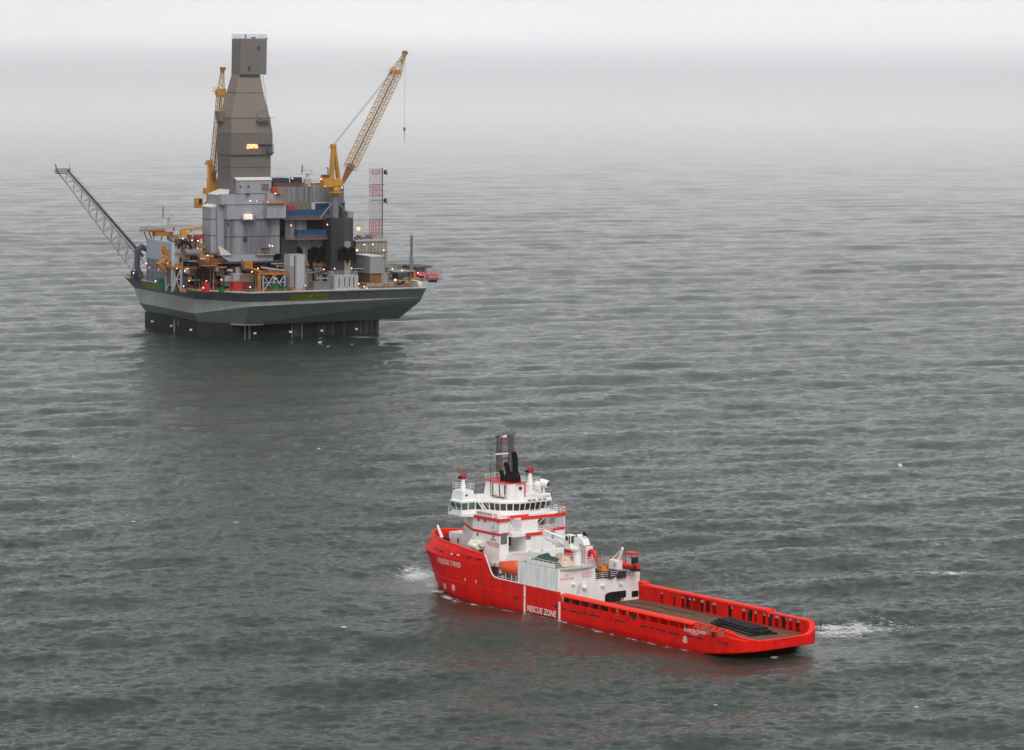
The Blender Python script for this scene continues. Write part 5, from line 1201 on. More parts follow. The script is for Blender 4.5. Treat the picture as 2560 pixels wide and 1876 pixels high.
g = G(); a = pq(653, 187, 6); b = pq(673, 330, 3.2); g.tube((a.x + .6, 6.0, a.z), (b.x + .6, 3.2, b.z), .07, 4); g.tube((b.x + .6, 3.2, b.z), (pq(671, 370, 3.2).x, 3.1, pq(671, 370, 3.2).z), .07, 4); build('guide_wire', g, STEELD, tw)
# hood on the left face of the tower
u0 = T0[0][0]; q = Q.x(553, 285, u0 - .4); zc = Q.x(553, 300, u0 - .4).z
g = G().loft([[(u0 - .9, 11.8, zc - .5), (u0 + .6, 11.8, zc - .5), (u0 + .6, 15.6, zc - .5), (u0 - .9, 15.6, zc - .5)], [(u0 - 1.6, 11.2, zc + 3.1), (u0 + .8, 11.2, zc + 3.4), (u0 + .8, 15.9, zc + 3.4), (u0 - 1.6, 15.9, zc + 3.1)]]); build('tower_hood', g, CLADB, tw)
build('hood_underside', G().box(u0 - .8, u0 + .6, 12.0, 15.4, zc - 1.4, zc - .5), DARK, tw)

# rear corrugated building, blue wind walls, dark corner tower
o, e1 = mod('rear_module', 683, 860, 467, 510, 13, 26, CLAD)
mod('rear_module', 700, 862, 505, 700, 13.5, 26, CLADD, z0=17.6)
mod('wind_wall', 716, 826, 525, 547, 5.5, 7, BLUE); mod('module_floor', 712, 880, 546.5, 549.5, 4.8, 9, PANEL)
mod('rear_wall', 715, 788, 506, 525, 9, 3, paint('module_beige', (.16, .13, .11)))
mod('rear_module', 779, 830, 506, 546, 8, 4, PALE); mod('blue_cabin', 789, 823, 508.5, 524, 7.6, .5, NAVY)
mod('wind_wall', 744, 826, 575, 596, 3.5, 3, BLUE); mod('module_floor', 716, 830, 596.5, 600, 2.6, 10, PANEL)
mod('panel_wall', 713, 766, 550, 600, 7.5, 5, CLAD); mod('panel_wall', 702, 742, 600, 704, 3.5, 9, CLADD, z0=17.6)
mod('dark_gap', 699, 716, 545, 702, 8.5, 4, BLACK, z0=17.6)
mod('upper_gallery', 762, 828, 549.5, 575, 9, 4, DARK)
mod('corner_module', 828, 883, 546, 702, -1.0, 15, CLADD, z0=17.6)
mod('panel_wall', 742, 828, 600, 704, 7.0, 5, CREAM, z0=17.6)
mod('panel_wall', 862, 876, 604, 704, -1.4, .5, CREAM, z0=17.6); mod('seam', 762, 860, 664.5, 666, 6.7, .3, DARK)
mod('roof_screen', 870, 884, 529, 546, 4, 6, paint('screen_beige', (.30, .26, .20)))
g = G()
for px in (744, 786, 806, 824, 860, 878): 
    a = pq(px, 625, 4.5 if px < 830 else -2.4); vv = a.y
    r_ = 1.15 if px < 850 else .9
    g = G().torus((a.x, vv, a.z - .8), 1.5, r_ * .55, 'y', 16, 8, .5); g.tube((a.x + 1.5, vv, a.z - .8), (a.x + 1.5, vv, a.z - 5.0), r_ * .55, 8); g.tube((a.x - 1.5, vv, a.z - .8), (a.x - 1.5, vv, a.z - 3.6), r_ * .55, 8); g.box(a.x - 1.9, a.x + 1.9, vv + .6, vv + 2, a.z - 3.8, a.z + .2)
    build('exhaust_duct', g, BLACK, rig, smooth=True)
a = pq(778, 640, 4.4); b = pq(777, 668, 4.4); c = pq(785, 685, 4.4); d = pq(785, 702, 4.4); g = G().path([(a.x, 4.4, a.z), (b.x, 4.4, b.z), (c.x, 4.2, c.z), (d.x, 4.2, d.z)], .75, 8); build('drain_pipe', g, BLACK, rig, smooth=True)
# top-side clutter on the rear building
for xl, xr, yt, v, d, m, nm in [(678, 723, 446, 15, 8, NAVY, 'roof_container'), (684, 700, 452, 14, 2, RIGDR, 'roof_box')]: mod(nm, xl, xr, yt, 468, v, d, m)
g = G(); a = pq(684, 466, 13); b = pq(858, 462, 13); g.rail([(a.x, 13, e1[5]), (b.x, 13, e1[5])], 1.3, 1.8, .07); g.rail([(a.x, 16, e1[5]), (a.x, 38, e1[5])], 1.3, 1.8, .07); build('roof_railing', g, ORR, rig)
for k in range(12):
    xl = 690 + k * 11.5; mod('roof_gear', xl, xl + random.uniform(3, 9), 466 - random.uniform(3, 9), 467, 15 + random.uniform(0, 12), 2.5, random.choice([STEELD, NAVY, PANEL, STEEL, ORR]))
mod('red_cabinet', 680, 694, 470, 482, -.4, 1.5, RIGRED); mod('red_cabinet', 718, 737, 514, 525, 6, 2, RIGRED)
balcony(667, 714, 507.5, -2.5, 1.0, ORR); balcony(690, 714, 482.5, 0, 2.0, ORR)

# ---- left part of the deck: panelled wall, tanks, pipework, trestles
ul = Q.z(428, 700, 17.6)
def lx(px, py, u): return Q.x(px, py, u)
uL = Q.y(427, 650, -2).x
A = lx(366, 598, uL); B = lx(429, 606, uL); 
g = G().box(uL, uL + 1.2, B.y, A.y, 19.6, (A.z + B.z) / 2); pw_ = build('panelled_wall', g, paint('wall_bluewhite', (.36, .40, .47), .6, .05), rig)
n = 6
for k in range(n):
    for zz in range(2):
        y0 = B.y + (A.y - B.y) * (k + .07) / n; y1 = B.y + (A.y - B.y) * (k + .93) / n; h0 = 20.1 + zz * 4.35; build('wall_panel', G().box(uL - .12, uL + .1, y0, y1, h0, h0 + 4.0), paint('panel_blue', (.125, .135, .17), .5, .08), pw_)
g = G().path([(uL + 1, A.y + 1.5, 31.2), (uL - 1.2, A.y + 1.8, 32.4), (uL - 3.0, A.y + 1.5, 31.0), (uL - 3.2, A.y + 1.2, 25), (uL - 2, A.y + .5, 21)], 1.0, 10); build('air_duct', g, STEELD, rig, smooth=True)
mod('module_floor', 418, 500, 636, 642, 8, 12, CREAM); mod('deck_module', 428, 500, 642, 664, 12, 8, DARK); mod('deck_module', 424, 448, 643, 662, 6, 4, PALE)
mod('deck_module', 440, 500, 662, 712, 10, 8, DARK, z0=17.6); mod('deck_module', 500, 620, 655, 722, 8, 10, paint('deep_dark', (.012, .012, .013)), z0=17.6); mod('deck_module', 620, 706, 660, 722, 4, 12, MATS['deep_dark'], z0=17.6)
mod('module_floor', 500, 705, 655, 659, -3, 14, STEELD); mod('deck_module', 452, 500, 610, 636, 18, 8, STEELD); mod('deck_module', 445, 470, 600, 640, 22, 8, PANEL)
g = G(); a = pq(462, 632, 4); b = pq(500, 632, 4); g.tube((a.x, 4.5, a.z), (b.x, 4.5, b.z), 1.5, 14); build('pressure_vessel', g, STEEL, rig, smooth=True)
g = G().torus((pq(461, 625, 4).x, 3.6, pq(461, 622, 4).z), 2.4, .5, 'y', 16, 8, .5); build('hose_loop', g, BLACK, rig, smooth=True)
def trestle(xl, xr, yt, yb, v, d, n=2, m=STEELL, top=ORR, nm='trestle'):
    b = pb(xl, xr, yt, yb, v, d); z0 = 17.6; z1 = b[5]; g = G()
    for k in range(n):
        u0 = b[0] + (b[1] - b[0]) * k / n; u1 = b[0] + (b[1] - b[0]) * (k + 1) / n
        for vv in (v, v + d): g.bar((u0, vv, z0), (u1, vv, z1 - .5), .3); g.bar((u1, vv, z0), (u0, vv, z1 - .5), .3); g.bar((u0, vv, z0), (u0, vv, z1), .4); g.bar((u0, vv, (z0 + z1) / 2), (u1, vv, (z0 + z1) / 2), .22)
    g.bar((b[1], v, z0), (b[1], v, z1), .4); g.bar((b[1], v + d, z0), (b[1], v + d, z1), .4)
    o = build(nm, g, m, rig); g = G().box(b[0] - .6, b[1] + .6, v - .5, v + d + .5, z1 - .3, z1 + .3); g.rail([(b[0] - .6, v - .5, z1 + .3), (b[1] + .6, v - .5, z1 + .3)], 1.3, 1.2, .07); build('walkway', g, top, o); return o
trestle(658, 712, 685, 728, -15, 7, 2); trestle(430, 452, 668, 712, -5, 6, 1)
g = G(); a = pq(646, 684, -14); g.box(a.x - .6, a.x + .6, -15, -14, 17.6, a.z); b = pq(620, 670, -14); g.bar((b.x, -14, b.z), (a.x + 2, -14, a.z), .9); g.box(b.x - 1.4, b.x + 1.6, -14.6, -12, b.z - .2, b.z + 2.2); c = pq(718, 684, -15); g.box(a.x, c.x, -15.2, -14.4, a.z - .4, a.z + .5); build('monorail_beam', g, ORR, rig)
a = pq(652, 669, -15.5); b = pq(710, 677, -15.5); build('stowed_pipe', G().tube((a.x, -15.5, a.z), (b.x, -15.5, b.z), .3, 8), STEELL, rig)
# many pipes, cable trays and posts under and between the modules
for k in range(80):
    xl = random.uniform(432, 700); yt = random.uniform(645, 715); L = random.uniform(2, 9); v = random.uniform(-6, 6) if xl > 500 else random.uniform(0, 9)
    a = pq(xl, yt, v); kind = random.random(); m = random.choice([ORR, STEEL, STEELL, STEELD, STEELD, RIGDR, YEL, CREAM])
    if a.z < 18: continue
    if kind < .45: g = G().box(a.x, a.x + L, v, v + .5, a.z, a.z + random.uniform(.25, .5)); nm = 'pipe_run'
    elif kind < .75: g = G().bar((a.x, v, 17.6), (a.x, v, a.z), random.uniform(.25, .45)); nm = 'post'
    else: g = G().box(a.x, a.x + random.uniform(1, 3), v, v + 2, a.z, a.z + random.uniform(.8, 2.2)); nm = 'equipment_box'
    build(nm, g, m, rig)
for k in range(60):
    xl = random.uniform(425, 500); yt = random.uniform(592, 636); v = random.uniform(8, 16); a = pq(xl, yt, v); m = random.choice([ORR, STEEL, STEELL, RIGDR, RIGRED, CREAM, PALE])
    h = random.uniform(.3, 1.6)
    build('equipment_box' if k % 3 else 'pipe_run', G().box(a.x, a.x + random.uniform(.6, 4), v, v + 1.5, a.z, a.z + h) if k % 4 else G().bar((a.x, v, a.z - 3), (a.x + random.uniform(-1, 1), v, a.z + 1.5), .2), m, rig)
for k in range(40):
    xl = random.uniform(764, 892); v = random.uniform(-6, 2); a = pq(xl, random.uniform(672, 700), v); m = random.choice([STEEL, STEELL, STEELD, ORR, RIGDR, CREAM])
    build('post' if k % 2 else 'pipe_run', G().bar((a.x, v, 17.6), (a.x, v, max(a.z, 18)), .25) if k % 2 else G().box(a.x, a.x + random.uniform(2, 6), v, v + .4, a.z, a.z + .35), m, rig)
balcony(506, 545, 664, -3, 3, ORR, 2.0); g = G(); a = pq(517, 640, -2); g.bar((a.x, -2, a.z), (a.x + 1.4, -2, a.z - 4.5), .9); g.box(a.x - 3, a.x + 2.5, -2.5, 0, a.z - .6, a.z + .3); build('stair_tower', g, ORR, rig)
for k in range(34):                                           # hoses, handrails and small gear along the near edge
    xl = random.uniform(455, 980); v = random.uniform(-17, -12) if xl > 590 else random.uniform(-8, -3); a = pq(xl, 712, v); h = random.uniform(.4, 1.5)
    build('equipment_box' if k % 2 else 'post', G().box(a.x, a.x + random.uniform(.4, 1.6), v, v + .8, 17.6, 17.6 + h) if k % 2 else G().bar((a.x, v, 17.6), (a.x, v, 18.4 + h), .15), random.choice([ORR, YEL, STEELL, PALE, RIGDR, STEELD, ORR]), rig)
for y_, v, xl, xr in [(636, 5, 432, 500), (655, -3.5, 505, 560), (603, 14, 440, 500), (676, 0, 432, 500), (549, 4.5, 718, 828), (597, 2.4, 720, 828), (668, 4, 764, 830)]:
    a = pq(xl, y_, v); b = pq(xr, y_, v); build('handrail', G().rail([(a.x, v, a.z), (b.x, v, b.z)], 1.3, 1.3, .06), ORR, rig)
for (xl, xr, yt, yb, v, d, m) in [(432, 470, 588, 602, 16, 6, STEEL), (470, 500, 606, 622, 14, 6, CREAM), (434, 452, 616, 634, 10, 5, PALE), (455, 475, 642, 655, 8, 5, CREAM), (478, 500, 640, 652, 9, 5, STEELD), (452, 470, 690, 716, 2, 4, STEELD), (470, 498, 668, 690, 7, 4, PANEL), (505, 520, 672, 700, 2, 4, STEELD), (540, 560, 668, 690, 0, 5, PANEL), (562, 582, 690, 716, -4, 4, CREAM), (530, 545, 700, 720, -4, 3, RIGDR), (640, 656, 690, 716, -6, 4, STEEL)]: mod('equipment_skid', xl, xr, yt, yb, v, d, m)
# right part: panels, crew block
mod('crew_block', 890, 968, 603, 722, 16, 24, CREAM, z0=17.6); mod('crew_block_parapet', 889, 969, 601, 604, 15.5, 25, STEELL)
for y in (631, 646): mod('seam', 892, 968, y, y + 1.3, 15.8, .3, paint('seam_tan', (.12, .10, .09)))
g = G()
for k in range(9): mod('panel_rib', 895 + k * 8.4, 896 + k * 8.4, 604, 680, 15.8, .3, paint('rib_tan', (.17, .15, .13)))
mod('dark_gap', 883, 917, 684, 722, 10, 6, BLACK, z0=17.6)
mod('deck_module', 917, 969, 684.5, 707.5, -2, 6, CREAM); mod('deck_module', 917, 994, 708, 721, -6, 6, CREAM, z0=17.6)
for xx in (944.5,): mod('seam', xx, xx + 1, 685, 707, -2.15, .3, DARK)
mod('seam', 970, 971, 708, 721, -6.2, .3, DARK)
for k in range(8): mod('roof_gear', 893 + k * 5.2, 897 + k * 5.2, 594 - random.uniform(0, 6), 603, 19 + random.uniform(0, 6), 3, random.choice([RIGRED, RIGDR, BLACK, RIGRED, STEEL]))
g = G(); a = pq(890, 601, 15.6); b = pq(968, 601, 15.6); g.rail([(a.x, 15.6, a.z), (b.x, 15.6, a.z), (b.x, 38, a.z)], 1.2, 2, .07); build('roof_railing', g, STEELL, rig)

# ---- loose things and equipment that stands on the deck
def box_thing(name, lb, cat, xl, xr, yt, yb, v, d, m, group=None, z0=None, extra=None, ribs=True):
    b = list(pb(xl, xr, yt, yb, v, d)); 
    if z0 is not None: b[4] = z0
    o = thing(name, lb, cat, Q, (b[0], b[2], b[4]), group); build('body', G().box(*b), m, o)
    g = G()
    for u in (b[0], b[1]):
        for vv in (b[2], b[3]): g.bar((u, vv, b[4]), (u, vv, b[5]), .22)
    for z in (b[4] + .1, b[5]):
        g.bar((b[0], b[2], z), (b[1], b[2], z), .2); g.bar((b[0], b[2], z), (b[0], b[3], z), .2)
    build('frame', g, extra or m, o); return o, b
o, b = box_thing('container', 'tall light grey twin cabinet standing at the deck edge left of the name sign', 'cabinet', 725, 761, 637, 724, -14, 5, PALE, z0=17.65, extra=STEELL)
c0 = b; build('door_gap', G().box(b[0] + (b[1] - b[0]) * .28, b[0] + (b[1] - b[0]) * .33, b[2] - .08, b[2], b[4] + .3, b[5] - .3), BLACK, o); build('door_gap', G().box(b[0] + (b[1] - b[0]) * .39, b[0] + (b[1] - b[0]) * .42, b[2] - .08, b[2], b[4] + .3, b[5] - .3), BLACK, o)
build('side_panel', G().box(b[0] - .1, b[0] + (b[1] - b[0]) * .27, b[2] - .15, b[2] - .02, b[4], b[4] + 9), paint('panel_pink', (.26, .20, .18)), o)
o, b = box_thing('switch_house', 'white louvred cabin with railed roof at the edge right of the name sign', 'cabin', 836, 895, 690, 723, -15, 6, PALE, z0=17.65, extra=STEELL)
g = G(); g.rail([(b[0], b[2], b[5]), (b[1], b[2], b[5]), (b[1], b[3], b[5]), (b[0], b[3], b[5]), (b[0], b[2], b[5])], 1.4, 1.3, .06); build('roof_railing', g, STEELL, o)
for f in (.18, .42, .62, .80): build('louvre', G().box(b[0] + (b[1] - b[0]) * f, b[0] + (b[1] - b[0]) * (f + .035), b[2] - .1, b[2], b[4] + 1, b[5] - .6), DARK, o)
for f in (.05, .3, .52, .72, .9): build('panel_post', G().box(b[0] + (b[1] - b[0]) * f, b[0] + (b[1] - b[0]) * (f + .05), b[2] - .15, b[2], b[4], b[5]), STEELL, o)
build('base_step', G().box(b[0] - .5, b[1] + .3, b[2] - 1.2, b[2] - .2, b[4], b[4] + .5), ROOFW, o)
box_thing('tank', 'low blue-grey tank between the tall cabinet and the louvred cabin', 'tank', 785, 825, 706, 723, -15, 4, paint('tank_bluegrey', (.15, .17, .19)), z0=17.65, extra=STEEL)
o, b = box_thing('container', 'big pale grey module raised on a stand, between crew block and louvred cabin', 'module', 925, 955, 642, 684, -6, 14, paint('module_pale', (.26, .255, .27), .6, .06, ribs=1.6, rib_bump=.25))
build('top', G().box(b[0] - .2, b[1] + .2, b[2] - .2, b[3] + .2, b[5], b[5] + .3), ROOFW, o); build('stand', G().box(b[0] + .3, b[1], b[2] + .5, b[3], 17.6, b[4] - .05), BROWN, o)
def simple(name, lb, cat, xl, xr, yt, v, d, m, group=None): 
    o, b = box_thing(name, lb, cat, xl, xr, yt, yt + 8, v, d, m, group, z0=17.65); return o
GC = 'coloured deck containers at the near edge'
simple('deck_container', 'small red container left of the larger red one at the deck edge', 'container', 512, 523, 707, -13, 3, RIGRED, GC)
simple('deck_container', 'bright red square container standing beside a dark maroon one', 'container', 585, 607, 705, -15, 4, RIGRED, GC)
simple('deck_container', 'dark maroon container directly right of the bright red one', 'container', 608, 631, 707, -14.5, 4, RIGDR, GC)
simple('deck_container', 'green container under the orange trestle', 'container', 683, 697, 711, -17, 3, RIGGR, GC)
simple('deck_container', 'small green container right of the trestle, below the tall cabinet', 'container', 708, 715, 717, -17, 2, RIGGR, GC)
simple('deck_container', 'small green box near the foot of the panelled wall', 'container', 399, 407, 698, 3, 3, RIGGR, GC)
simple('deck_container', 'tiny green box by the rail between the two red containers', 'container', 553, 560, 719, -16, 2, RIGGR, GC)
simple('deck_container', 'navy blue box at the left tip beneath the flare boom', 'container', 337, 356, 679, 55, 4, NAVY, GC)
a = pq(623, 706, -10); b = pq(639, 706, -10); o = thing('storage_tank', 'upright round beige tank behind the maroon container', 'tank', Q, (a.x, -8, 17.6))
tr = (b.x - a.x); build('shell', G().tube((a.x, -8, 17.6), (a.x, -8, pq(623, 688, -8).z), tr, 18), paint('tank_beige', (.24, .18, .13)), o, smooth=True); build('lid', G().tube((a.x, -8, pq(623, 688, -8).z), (a.x, -8, pq(623, 688, -8).z + .5), tr * .8, 18), STEEL, o)
o, b = box_thing('storage_tank', 'pale square tank left of the round beige tank', 'tank', 584, 607, 685, 705, -6, 5, PALE, z0=17.65); o, b = box_thing('storage_tank', 'dull cream tank behind and above the pale square tank', 'tank', 590, 604, 669, 685, -2, 4, CREAM)
# free-fall and davit lifeboats at the far right corner
def rboat(px, py, v, L, H, lb, grp):
    a = pq(px, py, v); o = thing('lifeboat', lb, 'lifeboat', Q, (a.x, v, a.z), grp)
    xs_ = [a.x - L / 2, a.x - L * .42, a.x - L * .2, a.x + L * .2, a.x + L * .42, a.x + L / 2]
    g = G(); rings = []
    for x, k in zip(xs_, (.35, .8, 1, 1, .75, .2)):
        w_ = 1.7 * k; rings.append([(x, v - w_ * .3, a.z - H * .5), (x, v - w_, a.z - H * .1), (x, v - w_ * .8, a.z + H * .3 * k), (x, v - w_ * .4, a.z + H * .5 * k), (x, v + w_ * .4, a.z + H * .5 * k), (x, v + w_ * .8, a.z + H * .3 * k), (x, v + w_, a.z - H * .1), (x, v + w_ * .3, a.z - H * .5)])
    build('boat_hull', g.loft(rings), BREDO, o, smooth=True); build('keel', G().box(a.x - L * .3, a.x + L * .35, v - .5, v + .5, a.z - H * .85, a.z - H * .45), RIGDR, o); build('fender', G().box(a.x - L * .45, a.x + L * .42, v - 1.78, v - 1.5, a.z - H * .12, a.z + .02), PALE, o); return o
rboat(1081, 692, 6, 5.2, 2.6, 'red lifeboat hanging clear of the platform\'s far right corner', 'lifeboats at the right corner')
rboat(1051, 687, 10, 3.0, 2.2, 'red lifeboat on the deck corner, left of the outermost one', 'lifeboats at the right corner')
hd = pb(970, 1062, 672, 674, 30, 22)
hzk = Q.y(1010, 672, 30).z
g = G().box(hd[0] - 4, hd[1] + 2, 28, 46, hzk, hzk + .8); o = build('helideck', g, STEELD, rig)
g = G()
for k in range(16): 
    u = hd[0] - 3 + k * (hd[1] - hd[0] + 5) / 15; g.bar((u, 27.6, hzk + .5), (u - .4, 26.6, hzk + 1.7 + .3 * (k % 2)), .12)
g.rail([(hd[0] - 4, 28, hzk + .8), (hd[1] + 2, 28, hzk + .8)], 1.2, 1.5, .07); build('safety_net', g, paint('net_tan', (.38, .30, .20)), o)
g = G()
for k in range(5): 
    u = hd[0] + k * (hd[1] - hd[0]) / 4; g.bar((u, 29, 17.6), (u, 29, hzk), .4); g.bar((u, 29, hzk - 4), (u + 4, 29, hzk), .25)
build('helideck_leg', g, STEEL, o)
for (xl, xr, yt, yb, v, d, m) in [(970, 993, 668, 682, 14, 5, STEEL), (995, 1017, 672, 681, 15, 5, paint('rig_bluegrey', (.10, .13, .14))), (1017, 1026, 664, 676, 16, 4, STEELD), (971, 981, 683, 696, 4, 3, ROOFW), (984, 994, 679, 700, 6, 4, DARK), (995, 1024, 681, 700, 8, 5, paint('rig_bluegrey2', (.07, .085, .095))), (1042, 1058, 697, 703, 12, 6, NAVY), (995, 1014, 703, 711, 0, 3, DARK), (1040, 1064, 668, 682, 18, 6, STEELD)]: mod('corner_module', xl, xr, yt, yb, v, d, m)
mod('bracket', 1033, 1039.5, 676, 719, -2, 1.2, ORR); mod('bracket', 1024, 1033, 680, 719, -1, 1.2, paint('post_grey', (.19, .18, .17)), z0=17.6); mod('walkway', 983, 1036, 678, 680.5, -3, 8, CREAM)
mod('walkway', 1042, 1105, 698, 699.5, 4, 5, STEEL); g = G(); a = pq(1062, 699, 4); b = pq(1105, 699, 4); g.rail([(a.x, 4, a.z), (b.x, 4, a.z), (b.x, 9, a.z)], 4.4, .8, .06, 4); build('boat_station_rail', g, STEELL, rig)
a = pq(1076, 707, 5); b = pq(1040, 716, 0); g = G().bar((b.x, 0, 17.7), (b.x + 6, 3, 20.6), .35)
for k in range(22):
    xl = random.uniform(985, 1040); yt = random.uniform(697, 718); v = random.uniform(-8, -1); a2 = pq(xl, yt, v)
    build('pipe_run', G().box(a2.x, a2.x + random.uniform(.5, 3), v, v + .5, max(17.7, a2.z), max(17.7, a2.z) + random.uniform(.2, .6)), random.choice([ORR, YEL, CREAM, ORR, STEEL]), rig)
cu = pq(1043, 720, -18).x; g = G().loft([[(cu, -19.5, 17.65), (82.0, -19.5, 17.65), (82.8, -9, 17.65), (cu + 1, -9, 17.65)], [(80.2, -17.5, 20.0), (81.8, -18.5, 20.0), (82.4, -10, 20.0), (80.2, -10, 20.0)]]); build('corner_canopy', g, paint('canopy_white', (.5, .52, .5)), rig)
for px in (1057, 1062): a2 = pq(px, 712, -13); build('vent_head', G().tube((a2.x, -13, 17.6), (a2.x, -13, a2.z + .6), .3, 8), DARK if px < 1060 else ROOFW, rig)
# slim vent stack
a = pq(1029, 590, 4); o = thing('vent_stack', 'slim grey vertical vent stack near the right end of the platform', 'stack', Q, (a.x, 4, 17.6)); build('pipe', G().tube((a.x, 4, 28), (a.x, 4, a.z), .5, 10), paint('stack_grey', (.13, .125, .12)), o); build('tip', G().tube((a.x, 4, a.z), (a.x, 4, a.z + .9), .45, 10), STEELL, o); build('lower_pipe', G().tube((a.x, 4, 17.6), (a.x, 4, 28), .72, 10), STEEL, o)
# red and white lattice radio mast
ms = pb(930, 960, 423, 600, 26, 4); o = thing('radio_mast', 'red and white lattice radio mast rising behind the crew block', 'mast', Q, (ms[0], 26, ms[4])); z0, z1 = ms[4], ms[5]
hh = z1 - z0
for (f0, f1, m) in [(0, .29, MASTR), (.29, .62, MASTW), (.62, .78, MASTR), (.78, .93, MASTW), (.93, 1, MASTR)]:
    g = G(); k = 4; un = (ms[1] - ms[0]) * .84
    for (ua, ub) in ((ms[0], ms[0] + un * .40), (ms[0] + un * .62, ms[0] + un)):
        A_ = [(ua, 26, z0 + hh * f0), (ub, 26, z0 + hh * f0), (ub, 28.2, z0 + hh * f0), (ua, 28.2, z0 + hh * f0)]; B_ = [(x, y, z0 + hh * f1) for x, y, _ in A_]; g.truss(A_, B_, .10, .05, max(2, round((f1 - f0) * 22)))
    build('lattice_section', g, m, o)
um = ms[0] + (ms[1] - ms[0]) * .82; g = G().tube((um, 25.6, z0), (um, 25.6, z1 + .4), .22, 8)
for f in (.93, .78, .62, .56): g.bar((ms[0] - .3, 25.8, z0 + hh * f), (ms[1] + .2, 25.8, z0 + hh * f), .12)
g.bar((ms[0] - 1.6, 26, z0 + hh * .76), (ms[0], 26, z0 + hh * .76), .08); g.bar((um, 26, z0 + hh * .70), (um + 2.4, 26, z0 + hh * .70), .08); build('centre_pole', g, STEELD, o)
for f in (.955, .555): build('dish_antenna', G().tube((um + .9, 25.4, z0 + hh * f), (um + 1.8, 24.9, z0 + hh * f), .45, 12, 1.25), PALE, o, smooth=True); build('dish_shroud', G().tube((um + .5, 25.5, z0 + hh * f), (um + 1.5, 25.1, z0 + hh * f), .7, 10, 1.0), BLACK, o)
# radar masts
def radar(px, pt, pm, pb_y, v, lb):
    a = pq(px, pt, v); m_ = pq(px, pm, v); b_ = pq(px, pb_y, v); o = thing('radar_mast', lb, 'radar mast', Q, (b_.x, v, b_.z), 'radar masts')
    build('pole', G().tube((m_.x - 2.2, v, m_.z), (m_.x - 2.2, v, a.z), .28, 6), STEEL, o)
    g = G().box(m_.x - 2.7, m_.x + 1.9, v - .3, v + .3, m_.z + .45, m_.z + .65); g.box(m_.x - 2.7, m_.x + 1.9, v - .3, v + .3, m_.z - .65, m_.z - .5); g.bar((m_.x - 2.6, v, m_.z - .6), (m_.x - 2.6, v, m_.z + .6), .15); g.bar((m_.x + 1.8, v, m_.z - .6), (m_.x + 1.8, v, m_.z + .6), .15); build('platform', g, paint('mast_tan', (.36, .27, .22)), o)
    g = G().bar((b_.x - 1.4, v, b_.z), (m_.x - .2, v, m_.z - .5), .2); g.bar((b_.x + 1.4, v, b_.z), (m_.x + .2, v, m_.z - .5), .2); g.bar((b_.x, v + 1.4, b_.z), (m_.x, v, m_.z - .5), .2); g.box(b_.x - 1.4, b_.x + 1.4, v - .6, v + .6, b_.z - .3, b_.z + 1); build('legs', g, STEELL, o)
radar(769, 413, 431, 455, 17, 'radar mast on the rear roof left of the big yellow crane'); radar(422, 517, 542, 577, 10, 'radar mast above the orange gantry at the left side')
for nm, xl, xr, cc_ in [('left', 731, 742, 0), ('mid', 742, 751, 0), ('right', 751, 757, 0)]: pass
for k, lb in enumerate(['leftmost navy tank on the rear roof', 'middle navy tank on the rear roof', 'rightmost navy tank on the rear roof, by the radar mast']):
    a = pq(735.5 + k * 8, 450, 14.5); o = build('roof_tank', G().box(a.x - .6, a.x + .6, 14.5, 17, e1[5], a.z + .9).tube((a.x, 14.4, a.z), (a.x, 14.4, a.z + .2), .5), NAVY, frame=Q, at=(a.x, 14.5, e1[5])); tag(o, lb, 'tank', 'navy tanks on the roof')

# ---- cranes
def crane_boom(parent, foot, tipp, wbase, m_lat, n, solid=.14, head=.16):
    foot = Vector(foot); tipp = Vector(tipp); d = (tipp - foot); L = d.length; d.normalize(); sd = d.cross(Vector((0, 0, 1))).normalized(); up = sd.cross(d).normalized()
    def sec(f, w_, h_): c = foot.lerp(tipp, f); return [c - sd * w_ - up * h_, c + sd * w_ - up * h_, c + sd * w_ + up * h_, c - sd * w_ + up * h_]
    g = G().truss(sec(solid * .8, wbase, wbase), sec(1 - head, wbase * .9, wbase * .9), .16, .07, n); g.truss(sec(1 - head, wbase * .9, wbase * .9), sec(.985, .35, .4), .15, .07, 6); build('boom', g, m_lat, parent)
    g = G().loft([sec(0, .5, .5), sec(solid, wbase * .55, wbase * .7)]); g.bar(foot.lerp(tipp, solid), foot.lerp(tipp, 1 - head), .42); build('boom_foot', g, BROWN, parent)
    h = foot.lerp(tipp, .975); g = G().loft([sec(.955, .5, .6), sec(1.0, .5, .8)]); g.box(h.x - .9, h.x + 1.1, h.y - .4, h.y + .4, h.z + .2, h.z + 1.3); g.bar(tipp, tipp + Vector((-.9, 0, -3.2)), .25); build('boom_head', g, BROWN, parent)
    j = foot.lerp(tipp, 1 - head); g = G().box(j.x - 1.8, j.x + 1.5, j.y - 1.2, j.y + 1.2, j.z - .8, j.z + 1.0); g.rail([(j.x - 3.2, j.y - 1, j.z + .6), (j.x - .5, j.y - 1, j.z + .6)], 1.4, .8, .07); g.box(j.x - 3.2, j.x - .5, j.y - 1.1, j.y + 1.1, j.z + .4, j.z + .6); build('sheave_platform', g, YEL, parent)
    return j
VC = 4.0
pc_ = pb(833, 850, 489, 543, VC, 2.6); zc1 = pq(841, 489, VC).z; zc0 = pq(841, 546, VC).z
cr = thing('pedestal_crane', 'big yellow lattice boom crane with raised boom and hanging hook, right half of the platform', 'crane', Q, ((pc_[0] + pc_[1]) / 2, VC + 1.3, zc0))
ucx = (pc_[0] + pc_[1]) / 2; vcy = VC + 1.3; rr = (pc_[1] - pc_[0]) / 2
build('pedestal', G().tube((ucx, vcy, zc0), (ucx, vcy, zc1), rr, 18), paint('pedestal_grey', (.16, .165, .18)), cr, smooth=True)
g = G(); 
